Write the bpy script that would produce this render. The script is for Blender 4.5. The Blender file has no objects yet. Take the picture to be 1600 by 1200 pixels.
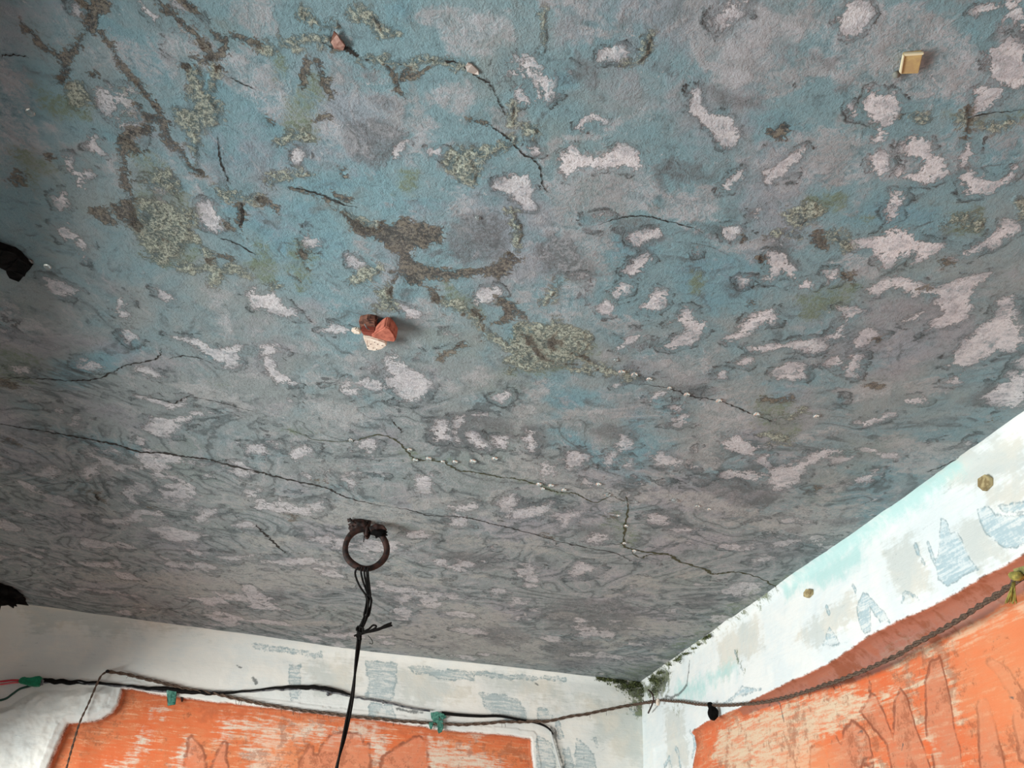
import bpy, bmesh, math, random
import numpy as np
from mathutils import Vector, Matrix, noise as mnoise

# ------------------------------------------------------------------ camera
CAMZ, HC, F = 1.6, 1.0, 1200.0          # camera height, ceiling above camera, focal length (px of 1600)
_u = np.array([160., -1850., 1200.]); _u /= np.linalg.norm(_u)
_h = np.array([0., 0., 1.]) - _u[2]*_u; _h /= np.linalg.norm(_h)
_r = np.cross(_h, _u)
if _r[0] < 0: _r = -_r
def ray(x, y):
    d = np.array([x-800., y-600., F]); return np.array([d@_r, d@_h, d@_u])
scn = bpy.context.scene
cam = bpy.data.cameras.new('camera'); cam.sensor_width = 36; cam.lens = 36*F/1600; cam.clip_start = .02
camo = bpy.data.objects.new('camera', cam); scn.collection.objects.link(camo); scn.camera = camo
X = Vector((_r[0], _h[0], _u[0])); Y = -Vector((_r[1], _h[1], _u[1])); Z = -Vector((_r[2], _h[2], _u[2]))
M = Matrix((X, Y, Z)).transposed().to_4x4(); M.translation = Vector((0, 0, CAMZ)); camo.matrix_world = M

# ------------------------------------------------------------------ light
wd = bpy.data.worlds.new('sky'); scn.world = wd; wd.use_nodes = True
bg = wd.node_tree.nodes['Background']; bg.inputs[0].default_value = (.74, .90, 1, 1); bg.inputs[1].default_value = .34
def area(name, loc, target, sx, sy, power, col):
    l = bpy.data.lights.new(name, 'AREA'); l.shape = 'RECTANGLE'; l.size = sx; l.size_y = sy; l.energy = power; l.color = col
    o = bpy.data.objects.new(name, l); scn.collection.objects.link(o); o.location = loc
    o.rotation_euler = (Vector(target)-Vector(loc)).to_track_quat('-Z', 'Y').to_euler(); return o
area('daylight_from_doorway', (-3.6, .75, .78), (-.3, 2.3, 1.5), 3.0, .9, 278, (.95, 1, .99))
area('daylight_from_front', (-0.2, -2.2, .9), (0.4, 2.2, 2.5), 2.6, 1.4, 20, (.86, .96, 1))
scn.view_settings.view_transform = 'Standard'; scn.view_settings.look = 'None'
scn.view_settings.exposure = 0.09; scn.view_settings.gamma = 1.0; scn.view_settings.use_curve_mapping = False

# ------------------------------------------------------------------ helpers
COL = scn.collection
def P3(x, y, z): return Vector((x, y, z))
def ceil(x, y, dz=0.0):                     # pixel ray to the ceiling plane (or dz below it)
    d = ray(x, y); t = (HC-dz)/d[2]; return Vector((d[0]*t, d[1]*t, CAMZ+HC-dz))
def at_y(x, y, wy):                         # pixel ray to the vertical plane world y = wy
    d = ray(x, y); t = wy/d[1]; return Vector((d[0]*t, wy, CAMZ+d[2]*t))
class Wall:
    def __init__(s, p0, p1):                # plan line, s measured from p0; n points into the room
        s.p0 = np.array(p0); d = np.array(p1)-s.p0; s.d = d/np.linalg.norm(d); s.n = np.array([s.d[1], -s.d[0]])
        if s.n @ (-s.p0) < 0: s.n = -s.n
    def uv(s, x, y, off=0.0):
        d = ray(x, y); t = (s.n@s.p0+off)/(s.n@d[:2]); p = d[:2]*t; return float((p-s.p0)@s.d), CAMZ+d[2]*t
    def pt(s, x, y, off=0.0):
        a, z = s.uv(x, y, off); p = s.p0+s.d*a+s.n*off; return Vector((p[0], p[1], z))
    def world(s, U, V, O): return s.p0[0]+s.d[0]*U+s.n[0]*O, s.p0[1]+s.d[1]*U+s.n[1]*O, V
CORNER = (0.885, 4.555)
WR = Wall(CORNER, (1.212, 1.49)); WB = Wall(CORNER, (-2.45, 4.17))

def obj(name, me, mat=None, parent=None, **props):
    if isinstance(me, bmesh.types.BMesh):
        b = me; me = bpy.data.meshes.new(name); b.to_mesh(me); b.free()
    o = bpy.data.objects.new(name, me); COL.objects.link(o)
    if mat: me.materials.append(mat)
    if parent: o.parent = parent
    for k, v in props.items(): o[k] = v
    return o
def empty(name, loc, **props):
    o = bpy.data.objects.new(name, None); COL.objects.link(o); o.location = loc; o.empty_display_size = .05
    for k, v in props.items(): o[k] = v
    return o
def child(name, bm, mat, root, **props):    # bm in world coordinates, stored relative to the thing's base
    bmesh.ops.translate(bm, verts=bm.verts, vec=-root.location); return obj(name, bm, mat, root, **props)
def smooth(b):
    for f in b.faces: f.smooth = True
    return b
def catmull(pts, n=8):
    pts = [Vector(p) for p in pts]; out = []
    for i in range(len(pts)-1):
        a = pts[max(i-1, 0)]; b = pts[i]; c = pts[i+1]; d = pts[min(i+2, len(pts)-1)]
        for k in range(n):
            t = k/n; out.append(.5*((2*b)+(c-a)*t+(2*a-5*b+4*c-d)*t*t+(3*b-a-3*c+d)*t**3))
    out.append(pts[-1]); return out
def tube(bm, pts, r, seg=6, cap=True, closed=False):
    n = len(pts); rings = []; prev = None
    for i, p in enumerate(pts):
        if closed: t = pts[(i+1) % n]-pts[i-1]
        else: t = pts[min(i+1, n-1)]-pts[max(i-1, 0)]
        t = t.normalized()
        if prev is None: a = t.orthogonal().normalized()
        else: a = (prev-t*prev.dot(t)).normalized()
        prev = a; b = t.cross(a); rr = r(i/(n-1)) if callable(r) else r
        rings.append([bm.verts.new(p+(a*math.cos(2*math.pi*k/seg)+b*math.sin(2*math.pi*k/seg))*rr) for k in range(seg)])
    for i in range(n if closed else n-1):
        A = rings[i]; B = rings[(i+1) % n]
        for k in range(seg): bm.faces.new((A[k], A[(k+1) % seg], B[(k+1) % seg], B[k]))
    if cap and not closed:
        bm.faces.new(rings[0][::-1]); bm.faces.new(rings[-1])
    smooth(bm); return bm
def lump(center, rad, sub=3, amp=.25, freq=2.0, scale=(1, 1, 1), rot=None, seed=0):
    b = bmesh.new(); bmesh.ops.create_icosphere(b, subdivisions=sub, radius=1)
    for v in b.verts:
        n = mnoise.noise(v.co*freq+Vector((seed*7.1, seed*3.3, 1))); n2 = mnoise.noise(v.co*freq*3+Vector((seed, 5, 1)))
        v.co *= 1+amp*n+amp*.4*n2
        v.co = Vector((v.co[i]*scale[i]*rad for i in range(3)))
        if rot: v.co = rot @ v.co
        v.co += Vector(center)
    return smooth(b)
def prism(pts, thick, nrm, bev=0.0):        # closed outline of world points extruded by thick along nrm
    b = bmesh.new(); vs = [b.verts.new(p) for p in pts]; f = b.faces.new(vs)
    r = bmesh.ops.extrude_face_region(b, geom=[f])
    for v in r['geom']:
        if isinstance(v, bmesh.types.BMVert): v.co += Vector(nrm)*thick
    bmesh.ops.recalc_face_normals(b, faces=b.faces)
    if bev: bmesh.ops.bevel(b, geom=list(b.edges), offset=bev, segments=2, affect='EDGES')
    return b

# ------------------------------------------------------------------ numpy noise and traced marks
_rng = np.random.RandomState(5); _T = _rng.rand(256, 256).astype(np.float32)
def vnoise(x, y):
    xi = np.floor(x).astype(int); yi = np.floor(y).astype(int); fx = x-xi; fy = y-yi
    fx = fx*fx*(3-2*fx); fy = fy*fy*(3-2*fy); x0 = xi & 255; x1 = (xi+1) & 255; y0 = yi & 255; y1 = (yi+1) & 255
    return (_T[y0, x0]*(1-fx)+_T[y0, x1]*fx)*(1-fy)+(_T[y1, x0]*(1-fx)+_T[y1, x1]*fx)*fy
def fbm(x, y, f, o=3, s=0.0):
    a = 0; w = 1; t = 0
    for k in range(o):
        a = a+w*vnoise(x*f+s+k*17.3, y*f+s*1.7+k*9.1); t += w; w *= .5; f *= 2.03
    return a/t*2-1
def pp(s): return [tuple(float(c) for c in q.split(',')) for q in s.split()]
FAR = -30.0
class Surf:                                 # a grid of points on a ceiling or wall plane with painted distance fields
    def __init__(s, us, vs, unproj, scale, fq=(70, 18)):
        s.us = us; s.vs = vs; s.U, s.V = np.meshgrid(us, vs); s.unproj = unproj; s.scale = scale
        s.WF = (fbm(s.U, s.V, fq[0], 2, 3.1), fbm(s.U, s.V, fq[0], 2, 77.7)); s.WC = (fbm(s.U, s.V, fq[1], 3, 31.), fbm(s.U, s.V, fq[1], 3, 9.))
        s.L = {}
    def layer(s, k):
        if k not in s.L: s.L[k] = np.full(s.U.shape, FAR, np.float32)
        return s.L[k]
    def _win(s, P, m):
        i0 = np.searchsorted(s.us, P[:, 0].min()-m); i1 = np.searchsorted(s.us, P[:, 0].max()+m)
        j0 = np.searchsorted(s.vs, P[:, 1].min()-m); j1 = np.searchsorted(s.vs, P[:, 1].max()+m)
        return (slice(j0, j1), slice(i0, i1)) if i1 > i0 and j1 > j0 else None
    def mark(s, k, pts, width=None, warp=2.5, gain=1.0):
        P = np.array([s.unproj(*p) for p in pts]); c = P.mean(0); sc = s.scale(c[0], c[1])
        w = s._win(P, 26*sc)
        if w is None: return
        q = min(max((sc-.001)/.004, 0), 1)
        U = s.U[w]+(s.WF[0][w]*(1-q)*.7+s.WC[0][w]*(.6+q))*sc*warp; V = s.V[w]+(s.WF[1][w]*(1-q)*.7+s.WC[1][w]*(.6+q))*sc*warp
        n = len(P); d2 = np.full(U.shape, 1e9); ins = np.zeros(U.shape, bool)
        for i in range(n if width is None else n-1):
            a = P[i]; b = P[(i+1) % n]; e = b-a; L = e@e+1e-12
            t = np.clip(((U-a[0])*e[0]+(V-a[1])*e[1])/L, 0, 1)
            d2 = np.minimum(d2, (U-a[0]-t*e[0])**2+(V-a[1]-t*e[1])**2)
            if width is None and a[1] != b[1]:
                ins ^= ((V < a[1]) != (V < b[1])) & (U < (b[0]-a[0])*(V-a[1])/(b[1]-a[1])+a[0])
        d = np.sqrt(d2)/sc
        d = np.where(ins, d, -d) if width is None else width/2-d
        A = s.layer(k); A[w] = np.maximum(A[w], np.clip(d*gain, FAR, 30))
    def marks(s, k, txt, **kw):
        for ln in txt.strip().splitlines():
            for part in ln.split(';'):
                part = part.strip()
                if not part: continue
                if ':' in part: w, q = part.split(':'); s.mark(k, pp(q), width=float(w), **kw)
                else: s.mark(k, pp(part), **kw)
def grid_mesh(name, X, Y, Z, keep=None):
    ny, nx = X.shape; idx = np.arange(nx*ny).reshape(ny, nx)
    q = np.stack([idx[:-1, :-1], idx[:-1, 1:], idx[1:, 1:], idx[1:, :-1]], -1).reshape(-1, 4)
    used = np.arange(nx*ny)
    if keep is not None:
        k = (keep[:-1, :-1] & keep[1:, 1:]).reshape(-1); q = q[k]; used = np.unique(q); mp = np.zeros(nx*ny, int); mp[used] = np.arange(len(used)); q = mp[q]
    co = np.stack([X.ravel()[used], Y.ravel()[used], Z.ravel()[used]], -1).astype(np.float32)
    me = bpy.data.meshes.new(name); me.vertices.add(len(co)); me.vertices.foreach_set('co', co.ravel())
    me.loops.add(q.size); me.loops.foreach_set('vertex_index', q.ravel().astype(np.int32)); me.polygons.add(len(q))
    me.polygons.foreach_set('loop_start', np.arange(0, q.size, 4, dtype=np.int32))
    me.update(calc_edges=True); me.polygons.foreach_set('use_smooth', np.ones(len(q), bool)); me.validate()
    return me, used
def attr(me, name, arrs, used):
    a = me.color_attributes.new(name, 'FLOAT_COLOR', 'POINT')
    z = np.stack([x.ravel()[used] for x in arrs], -1).astype(np.float32); a.data.foreach_set('color', z.ravel())

# ------------------------------------------------------------------ node shorthand
class N:
    def __init__(s, mat): s.t = mat.node_tree
    def new(s, typ, **k):
        n = s.t.nodes.new(typ)
        for a, b in k.items(): setattr(n, a, b)
        return n
    def put(s, sock, v):
        if isinstance(v, (int, float)): sock.default_value = v
        elif isinstance(v, tuple): sock.default_value = v if len(v) == len(sock.default_value) else tuple(v)+(1,)
        else: s.t.links.new(v.s if isinstance(v, S) else v, sock)
    def math(s, op, a, b=0.0, c=0.0, clamp=False):
        n = s.new('ShaderNodeMath', operation=op, use_clamp=clamp)
        for i, v in enumerate((a, b, c)): s.put(n.inputs[i], v)
        return S(s, n.outputs[0])
    def mix(s, a, b, f):
        n = s.new('ShaderNodeMix', data_type='RGBA'); s.put(n.inputs[0], f); s.put(n.inputs[6], a); s.put(n.inputs[7], b); return S(s, n.outputs[2])
    def step(s, x, lo, hi):
        n = s.new('ShaderNodeMapRange', interpolation_type='SMOOTHSTEP'); s.put(n.inputs[0], x); s.put(n.inputs[1], lo); s.put(n.inputs[2], hi); return S(s, n.outputs[0])
    def noise(s, co, scale, detail=3, rough=.55, dist=0.0):
        n = s.new('ShaderNodeTexNoise'); s.put(n.inputs['Vector'], co)
        for k, v in (('Scale', scale), ('Detail', detail), ('Roughness', rough), ('Distortion', dist)): s.put(n.inputs[k], v)
        return S(s, n.outputs[0])
    def attr(s, name):
        a = s.new('ShaderNodeAttribute', attribute_name=name); sp = s.new('ShaderNodeSeparateColor'); s.t.links.new(a.outputs['Color'], sp.inputs[0])
        return [S(s, sp.outputs[i]) for i in range(3)]+[S(s, a.outputs['Alpha'])]
    def coord(s, scale=(1, 1, 1), loc=(0, 0, 0)):
        c = s.new('ShaderNodeTexCoord'); m = s.new('ShaderNodeMapping'); s.t.links.new(c.outputs['Object'], m.inputs[0])
        m.inputs['Scale'].default_value = scale; m.inputs['Location'].default_value = loc; return S(s, m.outputs[0])
    def bump(s, h, strength, dist=.002):
        n = s.new('ShaderNodeBump'); s.put(n.inputs['Height'], h); n.inputs['Strength'].default_value = strength; n.inputs['Distance'].default_value = dist; return S(s, n.outputs[0])
class S:
    def __init__(a, n, s): a.n = n; a.s = s
    def __add__(a, b): return a.n.math('ADD', a, b)
    __radd__ = __add__
    def __sub__(a, b): return a.n.math('SUBTRACT', a, b)
    def __rsub__(a, b): return a.n.math('SUBTRACT', b, a)
    def __mul__(a, b): return a.n.math('MULTIPLY', a, b)
    __rmul__ = __mul__
    def max(a, b): return a.n.math('MAXIMUM', a, b)
    def min(a, b): return a.n.math('MINIMUM', a, b)
    def abs(a): return a.n.math('ABSOLUTE', a)
    def clamp(a): return a.n.math('ADD', a, 0.0, clamp=True)
def mat(name, col=None, rough=.8, metal=0.0, **k):
    m = bpy.data.materials.new(name); m.use_nodes = True; b = m.node_tree.nodes['Principled BSDF']
    if col: b.inputs['Base Color'].default_value = (*col, 1)
    b.inputs['Roughness'].default_value = rough; b.inputs['Metallic'].default_value = metal
    for a, v in k.items(): b.inputs[a].default_value = v
    return m
def rgb(r, g, b):                            # sRGB 0..255 to linear
    f = lambda c: c/12.92 if c <= .04045 else ((c+.055)/1.055)**2.4
    return tuple(f(c/255) for c in (r, g, b))
def mottled(name, c1, c2, scale=80, rough=.85, metal=0.0, bumps=.5, dist=.001, lo=.4, hi=.6):
    m = mat(name, None, rough, metal); n = N(m); b = m.node_tree.nodes['Principled BSDF']
    x = n.noise(n.coord(), scale, 5, .65); n.put(b.inputs['Base Color'], n.mix(c1, c2, n.step(x, lo, hi)))
    n.put(b.inputs['Normal'], n.bump(n.noise(n.coord(), scale*1.7, 4), bumps, dist)); return m

# ------------------------------------------------------------------ ceiling: marks traced on the plaster
WHITE = '''
140,212 150,212 155,228 165,240 150,240 141,232; 102,248 112,246 113,260 122,268 145,267 140,275 129,280 131,295 118,296 115,275 105,262
215,2 225,10 235,18 248,28 243,34 235,25 222,12; 116,14 124,14 124,22 117,21; 455,235 470,225 477,240 475,252 462,256 452,250
640,215 632,222 625,235 618,250 612,237 625,222; 670,230 690,232 686,240 675,241; 938,80 960,69 985,80 972,94 950,90 936,95
900,200 912,180 925,174 940,182 948,190 935,193 920,190 910,200; 825,228 838,232 841,240 832,239
1080,142 1090,140 1095,165 1110,178 1125,178 1145,185 1152,200 1158,222 1140,232 1125,225 1115,205 1095,190 1072,175 1078,160
890,228 900,230 905,242 940,245 955,235 965,225 985,232 1000,240 1005,262 990,265 950,262 905,265 885,280 870,262 872,245
1150,272 1160,268 1160,280 1145,285 1140,298 1128,300 1127,290; 1190,268 1200,265 1203,290 1192,282
1305,25 1325,5 1350,0 1360,20 1345,50 1325,58 1310,45; 1520,20 1545,5 1570,0 1600,-5 1600,45 1575,30 1565,45 1570,18 1530,25
1535,80 1560,75 1575,66 1590,72 1605,80 1605,135 1585,140 1560,130 1545,110 1550,95
1525,140 1535,130 1550,135 1570,140 1555,160 1535,175 1522,182 1525,160
1350,165 1362,140 1375,140 1385,150 1395,145 1405,160 1412,165 1400,175 1395,190 1385,200 1375,190 1355,185 1345,175
1370,200 1392,205 1380,225 1362,222; 1325,165 1340,172 1337,182; 1362,245 1375,238 1388,245 1385,265 1375,285 1365,272 1358,258
1415,215 1430,212 1445,222 1455,240 1475,245 1480,275 1460,282 1430,285 1400,275 1405,268 1425,270 1440,255 1420,245 1412,232
1505,225 1515,218 1525,225 1522,240 1505,255 1500,245 1510,235; 1500,275 1515,265 1530,278 1560,285 1580,265 1592,258 1570,285 1550,300 1510,305
1215,255 1240,240 1255,232 1250,245 1240,260 1225,275 1200,285 1200,270; 85,310 100,300 105,320 95,330
90,350 105,345 110,360 135,370 140,385 125,395 118,375 100,375 90,365; 122,395 135,398 130,408
68,435 85,440 105,448 125,455 105,462 80,460 75,448; 310,320 325,315 335,325 345,340 345,355 340,365 320,355 312,340
180,465 200,462 195,475 190,485 205,490 195,498 183,490 185,475; 245,450 260,460 275,470 262,475 250,465; 192,525 205,515 215,530 200,535
265,525 290,530 310,530 330,545 350,550 365,560 345,570 320,555 300,540; 345,545 375,540 370,570 350,575; 388,452 400,450 412,478 390,470
20,572 45,575 48,583 25,582; 130,560 150,565 165,573 145,577 125,575; 200,575 225,570 255,590 230,587
385,458 430,455 440,470 455,485 468,497 450,495 430,488 398,480; 402,540 430,535 440,550 425,560 432,580 450,590 462,600 430,603 418,585 408,560
545,400 557,408 570,412 562,422 550,415; 740,460 755,450 775,447 785,458 765,470 745,475; 622,475 650,485 655,495 637,495; 500,517 520,505 545,515 540,524
767,288 800,270 828,270 832,300 838,325 820,325 800,305 778,299; 985,365 1030,355 1040,365 1020,372 1000,385 985,378
975,422 990,405 1010,395 1015,405 1000,425 985,432; 955,460 970,440 985,445 980,455 965,462; 935,480 945,465 960,480 955,490 940,490
1010,465 1025,452 1042,455 1040,475 1025,485 1000,480; 1060,495 1070,480 1080,485 1085,500 1105,505 1100,520 1080,535 1050,545 1035,543 1060,525 1075,515 1065,505 1045,505
1130,530 1150,520 1165,500 1180,490 1205,484 1205,500 1180,515 1155,535 1140,535; 960,545 985,525 1000,520 1005,525 985,535 965,550
1170,542 1200,538 1225,540 1200,550 1178,549; 1150,570 1165,562 1175,565 1165,573; 1125,355 1150,355 1155,365 1145,375 1130,370
1175,330 1190,322 1192,335 1175,345; 1155,435 1168,437 1160,447; 1190,435 1202,430 1203,443; 1075,387 1100,385 1090,395; 1120,582 1132,580 1133,592 1120,592
1325,382 1340,375 1380,370 1385,358 1400,355 1425,360 1435,375 1475,382 1470,392 1450,402 1430,410 1430,395 1415,400 1400,408 1385,418 1370,400 1360,390 1340,388
1485,400 1505,392 1515,392 1540,375 1570,345 1572,340 1590,352 1590,360 1575,368 1555,385 1545,380 1510,402 1490,405
1352,455 1370,445 1400,432 1420,433 1445,450 1465,452 1490,440 1510,435 1535,430 1550,428 1535,440 1525,450 1520,480 1510,500 1490,510 1460,515 1450,518 1460,500 1475,490 1455,475 1465,465 1440,460 1430,467 1395,450 1375,460 1358,462
1410,505 1430,490 1448,485 1440,500 1420,508; 1560,470 1580,462 1582,480 1585,495 1600,510 1600,540 1585,550 1560,548 1530,570 1505,575 1485,570 1490,555 1510,530 1530,510 1560,495 1565,480
1310,480 1325,482 1340,480 1350,487 1330,498 1318,510 1315,530 1290,533 1300,520 1315,510 1318,495; 1330,545 1345,515 1360,515 1378,527 1360,535 1345,540
1240,535 1260,530 1285,535 1290,545 1270,552 1250,545 1200,545 1200,540 1230,538; 1210,580 1230,568 1255,570 1260,590 1240,597 1215,595
1290,570 1310,555 1315,568 1300,575; 1320,580 1330,555 1345,555 1340,575 1335,590 1325,588; 1200,395 1230,395 1230,405 1240,420 1245,440 1235,435 1220,425 1205,440 1200,420
1240,450 1260,437 1275,438 1270,450 1250,455; 1290,425 1305,425 1308,440 1298,445; 1200,490 1215,495 1210,505 1200,505
1385,330 1390,300 1405,300 1410,310 1400,325 1402,340 1392,345; 1580,585 1605,583 1605,600 1575,600; 1592,565 1602,562 1602,573; 1480,600 1510,580 1500,600
215,620 240,625 255,630 275,632 290,622 280,635 265,642 250,635 230,628; 235,660 240,652 265,655 295,645 325,645 300,655 280,665 265,680 250,685 235,680 225,672
60,735 85,730 90,745 75,750 60,742; 125,730 150,725 158,740 140,750 128,742; 140,710 170,720 185,730 160,728; 205,733 220,727 228,732 215,736
230,715 240,722 262,745 255,748 240,742 248,735 235,725; 170,700 185,705 180,708; 275,760 285,753 290,760 285,770 288,790 280,792 278,770
182,765 200,760 215,770 210,785 200,782 190,772; 208,760 240,765 225,768; 160,812 200,808 220,803 225,812 200,820 170,818
235,825 270,822 300,830 325,835 315,845 280,850 250,842; 305,810 325,795 345,795 325,812 308,815; 360,820 385,815 402,820 385,825; 388,697 405,695 403,708 392,708; 386,768 405,764 403,778 390,778
110,665 125,650 120,660; 85,640 98,638 95,646; 335,870 390,868 360,876; 300,880 340,885 320,890
400,695 412,700 418,710 405,712 398,703; 422,690 438,695 430,700; 450,712 460,700 490,697 480,710 470,717 460,725 455,718; 470,742 492,743 480,747
535,745 545,750 558,758 550,762 542,755; 645,750 655,742 672,742 675,755 670,765 670,775 655,772 648,760
608,590 640,573 665,583 673,600 665,618 640,630 625,620 612,603; 770,620 790,612 797,618 785,630
675,675 680,660 690,655 700,670 702,685 690,692 680,690; 708,670 712,650 725,648 722,665 712,680 720,695 712,690; 725,680 735,675 745,680 750,690 760,695 760,705 745,700 730,690
773,685 790,683 797,693 790,700 775,697; 730,649 765,647 762,651; 490,785 500,783 504,795 495,802 487,795; 782,790 790,777 802,770 803,802 785,800; 570,690 578,700 585,715 575,712
690,791 740,787 745,795 715,799; 405,878 440,872 500,872 492,880 440,885; 820,685 825,672 835,675 840,690 832,705 822,700
885,705 905,705 915,710 922,718 905,728 890,735 885,722; 960,700 970,680 985,690 995,695 985,700 970,705; 945,725 955,705 960,710 955,725 948,732; 975,722 985,718 990,727 978,730
1020,712 1035,705 1045,715 1065,720 1060,728 1035,728 1020,720; 1125,695 1150,680 1165,685 1190,698 1175,712 1150,708 1135,700; 1183,720 1202,710 1202,732
1010,805 1035,803 1050,812 1045,820 1020,820 1010,812; 1052,828 1090,827 1080,833 1060,835; 1012,625 1025,612 1042,612 1032,620 1018,628
800,800 820,795 850,790 862,785 855,798 830,808 800,812; 865,802 880,805 900,798 915,800 895,810 890,820 880,825 870,815; 910,840 925,832 950,835 955,845 930,848 915,846
890,895 905,878 920,880 930,890 915,902 895,903; 1095,750 1105,745 1095,753; 1203,850 1230,846 1250,845 1230,855 1208,855; 1175,875 1200,868 1208,874 1180,883
1535,622 1560,602 1605,588 1605,640 1570,637; 1340,660 1380,650 1400,645 1380,655 1350,665; 1400,625 1440,622 1445,630 1420,632; 1370,710 1405,708 1400,715 1380,715
1350,700 1370,702 1365,708; 1200,735 1250,720 1290,700 1310,705 1260,730 1250,750 1230,760 1210,770 1203,755; 1335,750 1370,735 1365,745 1345,758; 1465,740 1500,725 1485,738 1468,746
620,935 635,928 652,930 648,942 625,944; 695,930 705,927 718,930 712,937 698,936; 585,910 595,908 598,920 585,925; 800,933 820,935 822,942 803,945; 828,952 840,950 835,960
1305,720 1330,715 1320,722; 1045,955 1060,950 1055,958; 1000,1005 1020,1000 1010,1008
'''
PALE = '''
345,5 400,0 440,5 425,25 420,45 400,55 380,40 360,25; 650,25 700,8 790,20 800,60 760,85 700,80 680,50; 670,140 700,130 735,130 740,160 720,175 680,160
560,190 620,170 690,190 665,210 600,212; 890,0 920,8 950,30 935,40 905,20; 900,30 960,50 950,60 905,45; 1080,0 1180,0 1205,20 1205,110 1150,140 1110,125 1085,90 1065,50
868,248 905,240 960,232 1000,240 1012,255 1030,278 1030,300 1010,325 960,338 900,338 868,322 858,290; 1040,305 1120,290 1118,345 1060,350 1020,330
1380,15 1430,20 1490,30 1460,60 1430,80 1385,60; 1200,100 1240,110 1272,122 1240,140 1210,160 1198,150; 1280,80 1320,90 1340,110 1300,105
0,465 20,475 30,495 70,505 80,520 50,520 0,512; 760,165 800,160 830,190 800,215 775,195; 720,590 750,568 775,590 740,600
880,440 920,435 935,445 920,460 890,465 870,450; 838,400 845,380 862,385 870,405 850,410; 1090,560 1105,555 1112,575 1095,582; 325,440 355,460 350,490 330,480
1325,395 1355,395 1378,415 1365,440 1330,437 1316,415; 480,620 560,640 585,660 540,668 495,650; 270,600 340,600 400,640 370,650 300,620
780,730 812,700 850,725 900,745 960,765 1040,768 1100,770 1160,790 1200,800 1180,815 1110,800 1030,782 960,784 900,772 850,757
1090,690 1115,700 1122,730 1095,737 1080,715; 1260,790 1370,788 1335,830 1300,855 1255,845 1200,818; 560,985 700,975 850,1000 860,1040 700,1030 560,1010
14: 850,600 832,625 815,650 808,680 812,700 830,722 870,745; 12: 1000,768 1050,737 1090,712 1110,690; 10: 820,235 850,240 880,217 930,210 970,190 1000,175; 9: 850,240 850,270 862,302
9: 850,660 880,655 910,645 940,640; 18: 930,980 1010,985 1060,975; 10: 1060,350 1100,368 1140,387 1190,380 1240,372; 12: 400,590 470,590 560,600
20: 560,560 640,600 700,600; 230,900 330,890 420,905 500,900 480,920 300,925; 380,840 480,835 470,850 390,855; 630,780 680,775 740,778 735,800 650,795
700,950 760,945 800,965 760,985 700,975; 600,880 650,900 700,905 680,915 620,900; 930,1000 965,998 1010,985 980,1008 945,1014; 1420,600 1470,590 1500,600 1440,625
1540,100 1560,40 1600,30 1600,150; 1310,610 1350,600 1400,590 1380,620 1330,630; 10:1180,700 1240,690 1300,670
'''
BROWN = '''
9: 650,412 700,425 750,424 800,408; 7: 615,425 640,435 650,430; 10: 160,0 150,20 140,45 120,70 106,85 98,95 105,110 95,130; 8: 45,45 60,65 75,80 98,90; 6: 190,100 205,118 222,135 240,160 255,185; 4: 155,50 172,70 190,100
7: 245,0 262,20 280,32 292,45 305,55 318,70 322,85 340,88 350,75 352,58 370,58 400,68; 5: 285,0 300,12; 5: 130,0 145,18; 9: 290,102 300,98; 7: 300,90 320,95 345,88; 5: 345,105 350,107; 8: 352,58 335,55
11: 218,165 225,180 255,190 262,215 285,240 300,262 312,266; 9: 205,205 195,215 192,240 195,270 200,300; 7: 235,200 205,210
8: 495,95 503,120 508,135 515,146; 6: 480,95 474,115 472,135; 5: 495,188 510,180; 6: 605,100 618,118 622,140 628,145; 5: 636,105 628,125; 4: 640,118 655,115 670,105; 6: 738,187 760,190; 5: 415,185 425,195; 4: 536,268 537,280
516,65 522,42 530,60 545,72 556,78 540,82 520,77; 145,325 165,328 180,350 165,352 150,340; 175,320 200,310 210,335 225,350 215,360 200,345 185,340; 6: 240,365 258,374; 6: 200,300 205,315
6: 375,320 378,335 375,358; 4: 328,410 345,400 362,405; 5: 355,352 380,372; 8: 402,310 418,317 428,325; 4: 450,292 500,305 530,315; 6: 525,305 542,312; 5: 470,390 482,422; 4: 455,430 470,440
530,320 545,335 560,345 575,352 590,358 600,342 608,350 625,345 635,340 645,350 660,345 670,355 690,355 690,380 670,380 650,385 640,395 650,408 665,415 700,420 745,420 770,410 800,400 806,395 800,408 790,425 780,432 770,425 740,430 700,435 660,435 655,445 630,445 632,425 615,445 612,462 607,452 620,425 620,400 605,385 590,375 570,368 555,360 545,345 532,335
668,450 680,450 690,465 683,472 672,462; 4: 724,490 738,482 752,492 756,512 750,527; 775,462 790,465 800,480 797,490 785,478; 7: 770,505 785,506 800,478; 6: 1203,205 1205,205
1203,205 1220,195 1228,190 1240,195 1232,205 1220,218 1212,215 1205,211; 5: 1160,371 1162,374; 4: 1168,480 1174,476 1182,480; 4: 1188,402 1192,412; 7: 798,397 810,405; 8: 798,475 815,490
850,530 865,525 876,535 865,546 852,542; 5: 895,550 920,562; 1265,370 1280,363 1290,378 1295,390 1285,392 1272,382; 5: 1320,430 1330,440; 5: 1475,409 1490,413; 5: 1372,530 1373,532; 3: 1512,170 1514,185 1512,218
4: 850,838 865,841; 4: 1262,768 1275,765; 4: 1360,600 1372,606; 5: 1190,625 1215,626 1235,621; 3: 952,806 962,808; 4: 1555,660 1562,657; 4: 78,245 80,248; 3: 145,117 150,117; 10: 10,600 14,600; 5: 25,268 35,275 25,290
6: 820,520 850,560 900,570; 4: 690,560 710,545 725,535; 5: 12,685 18,690; 3: 150,772 158,782; 3: 497,752 503,753; 3:455,805 460,810; 3: 240,790 250,792; 4: 1440,455 1448,452; 12: 200,220 215,235; 6: 545,340 600,370 620,395
'''
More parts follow.
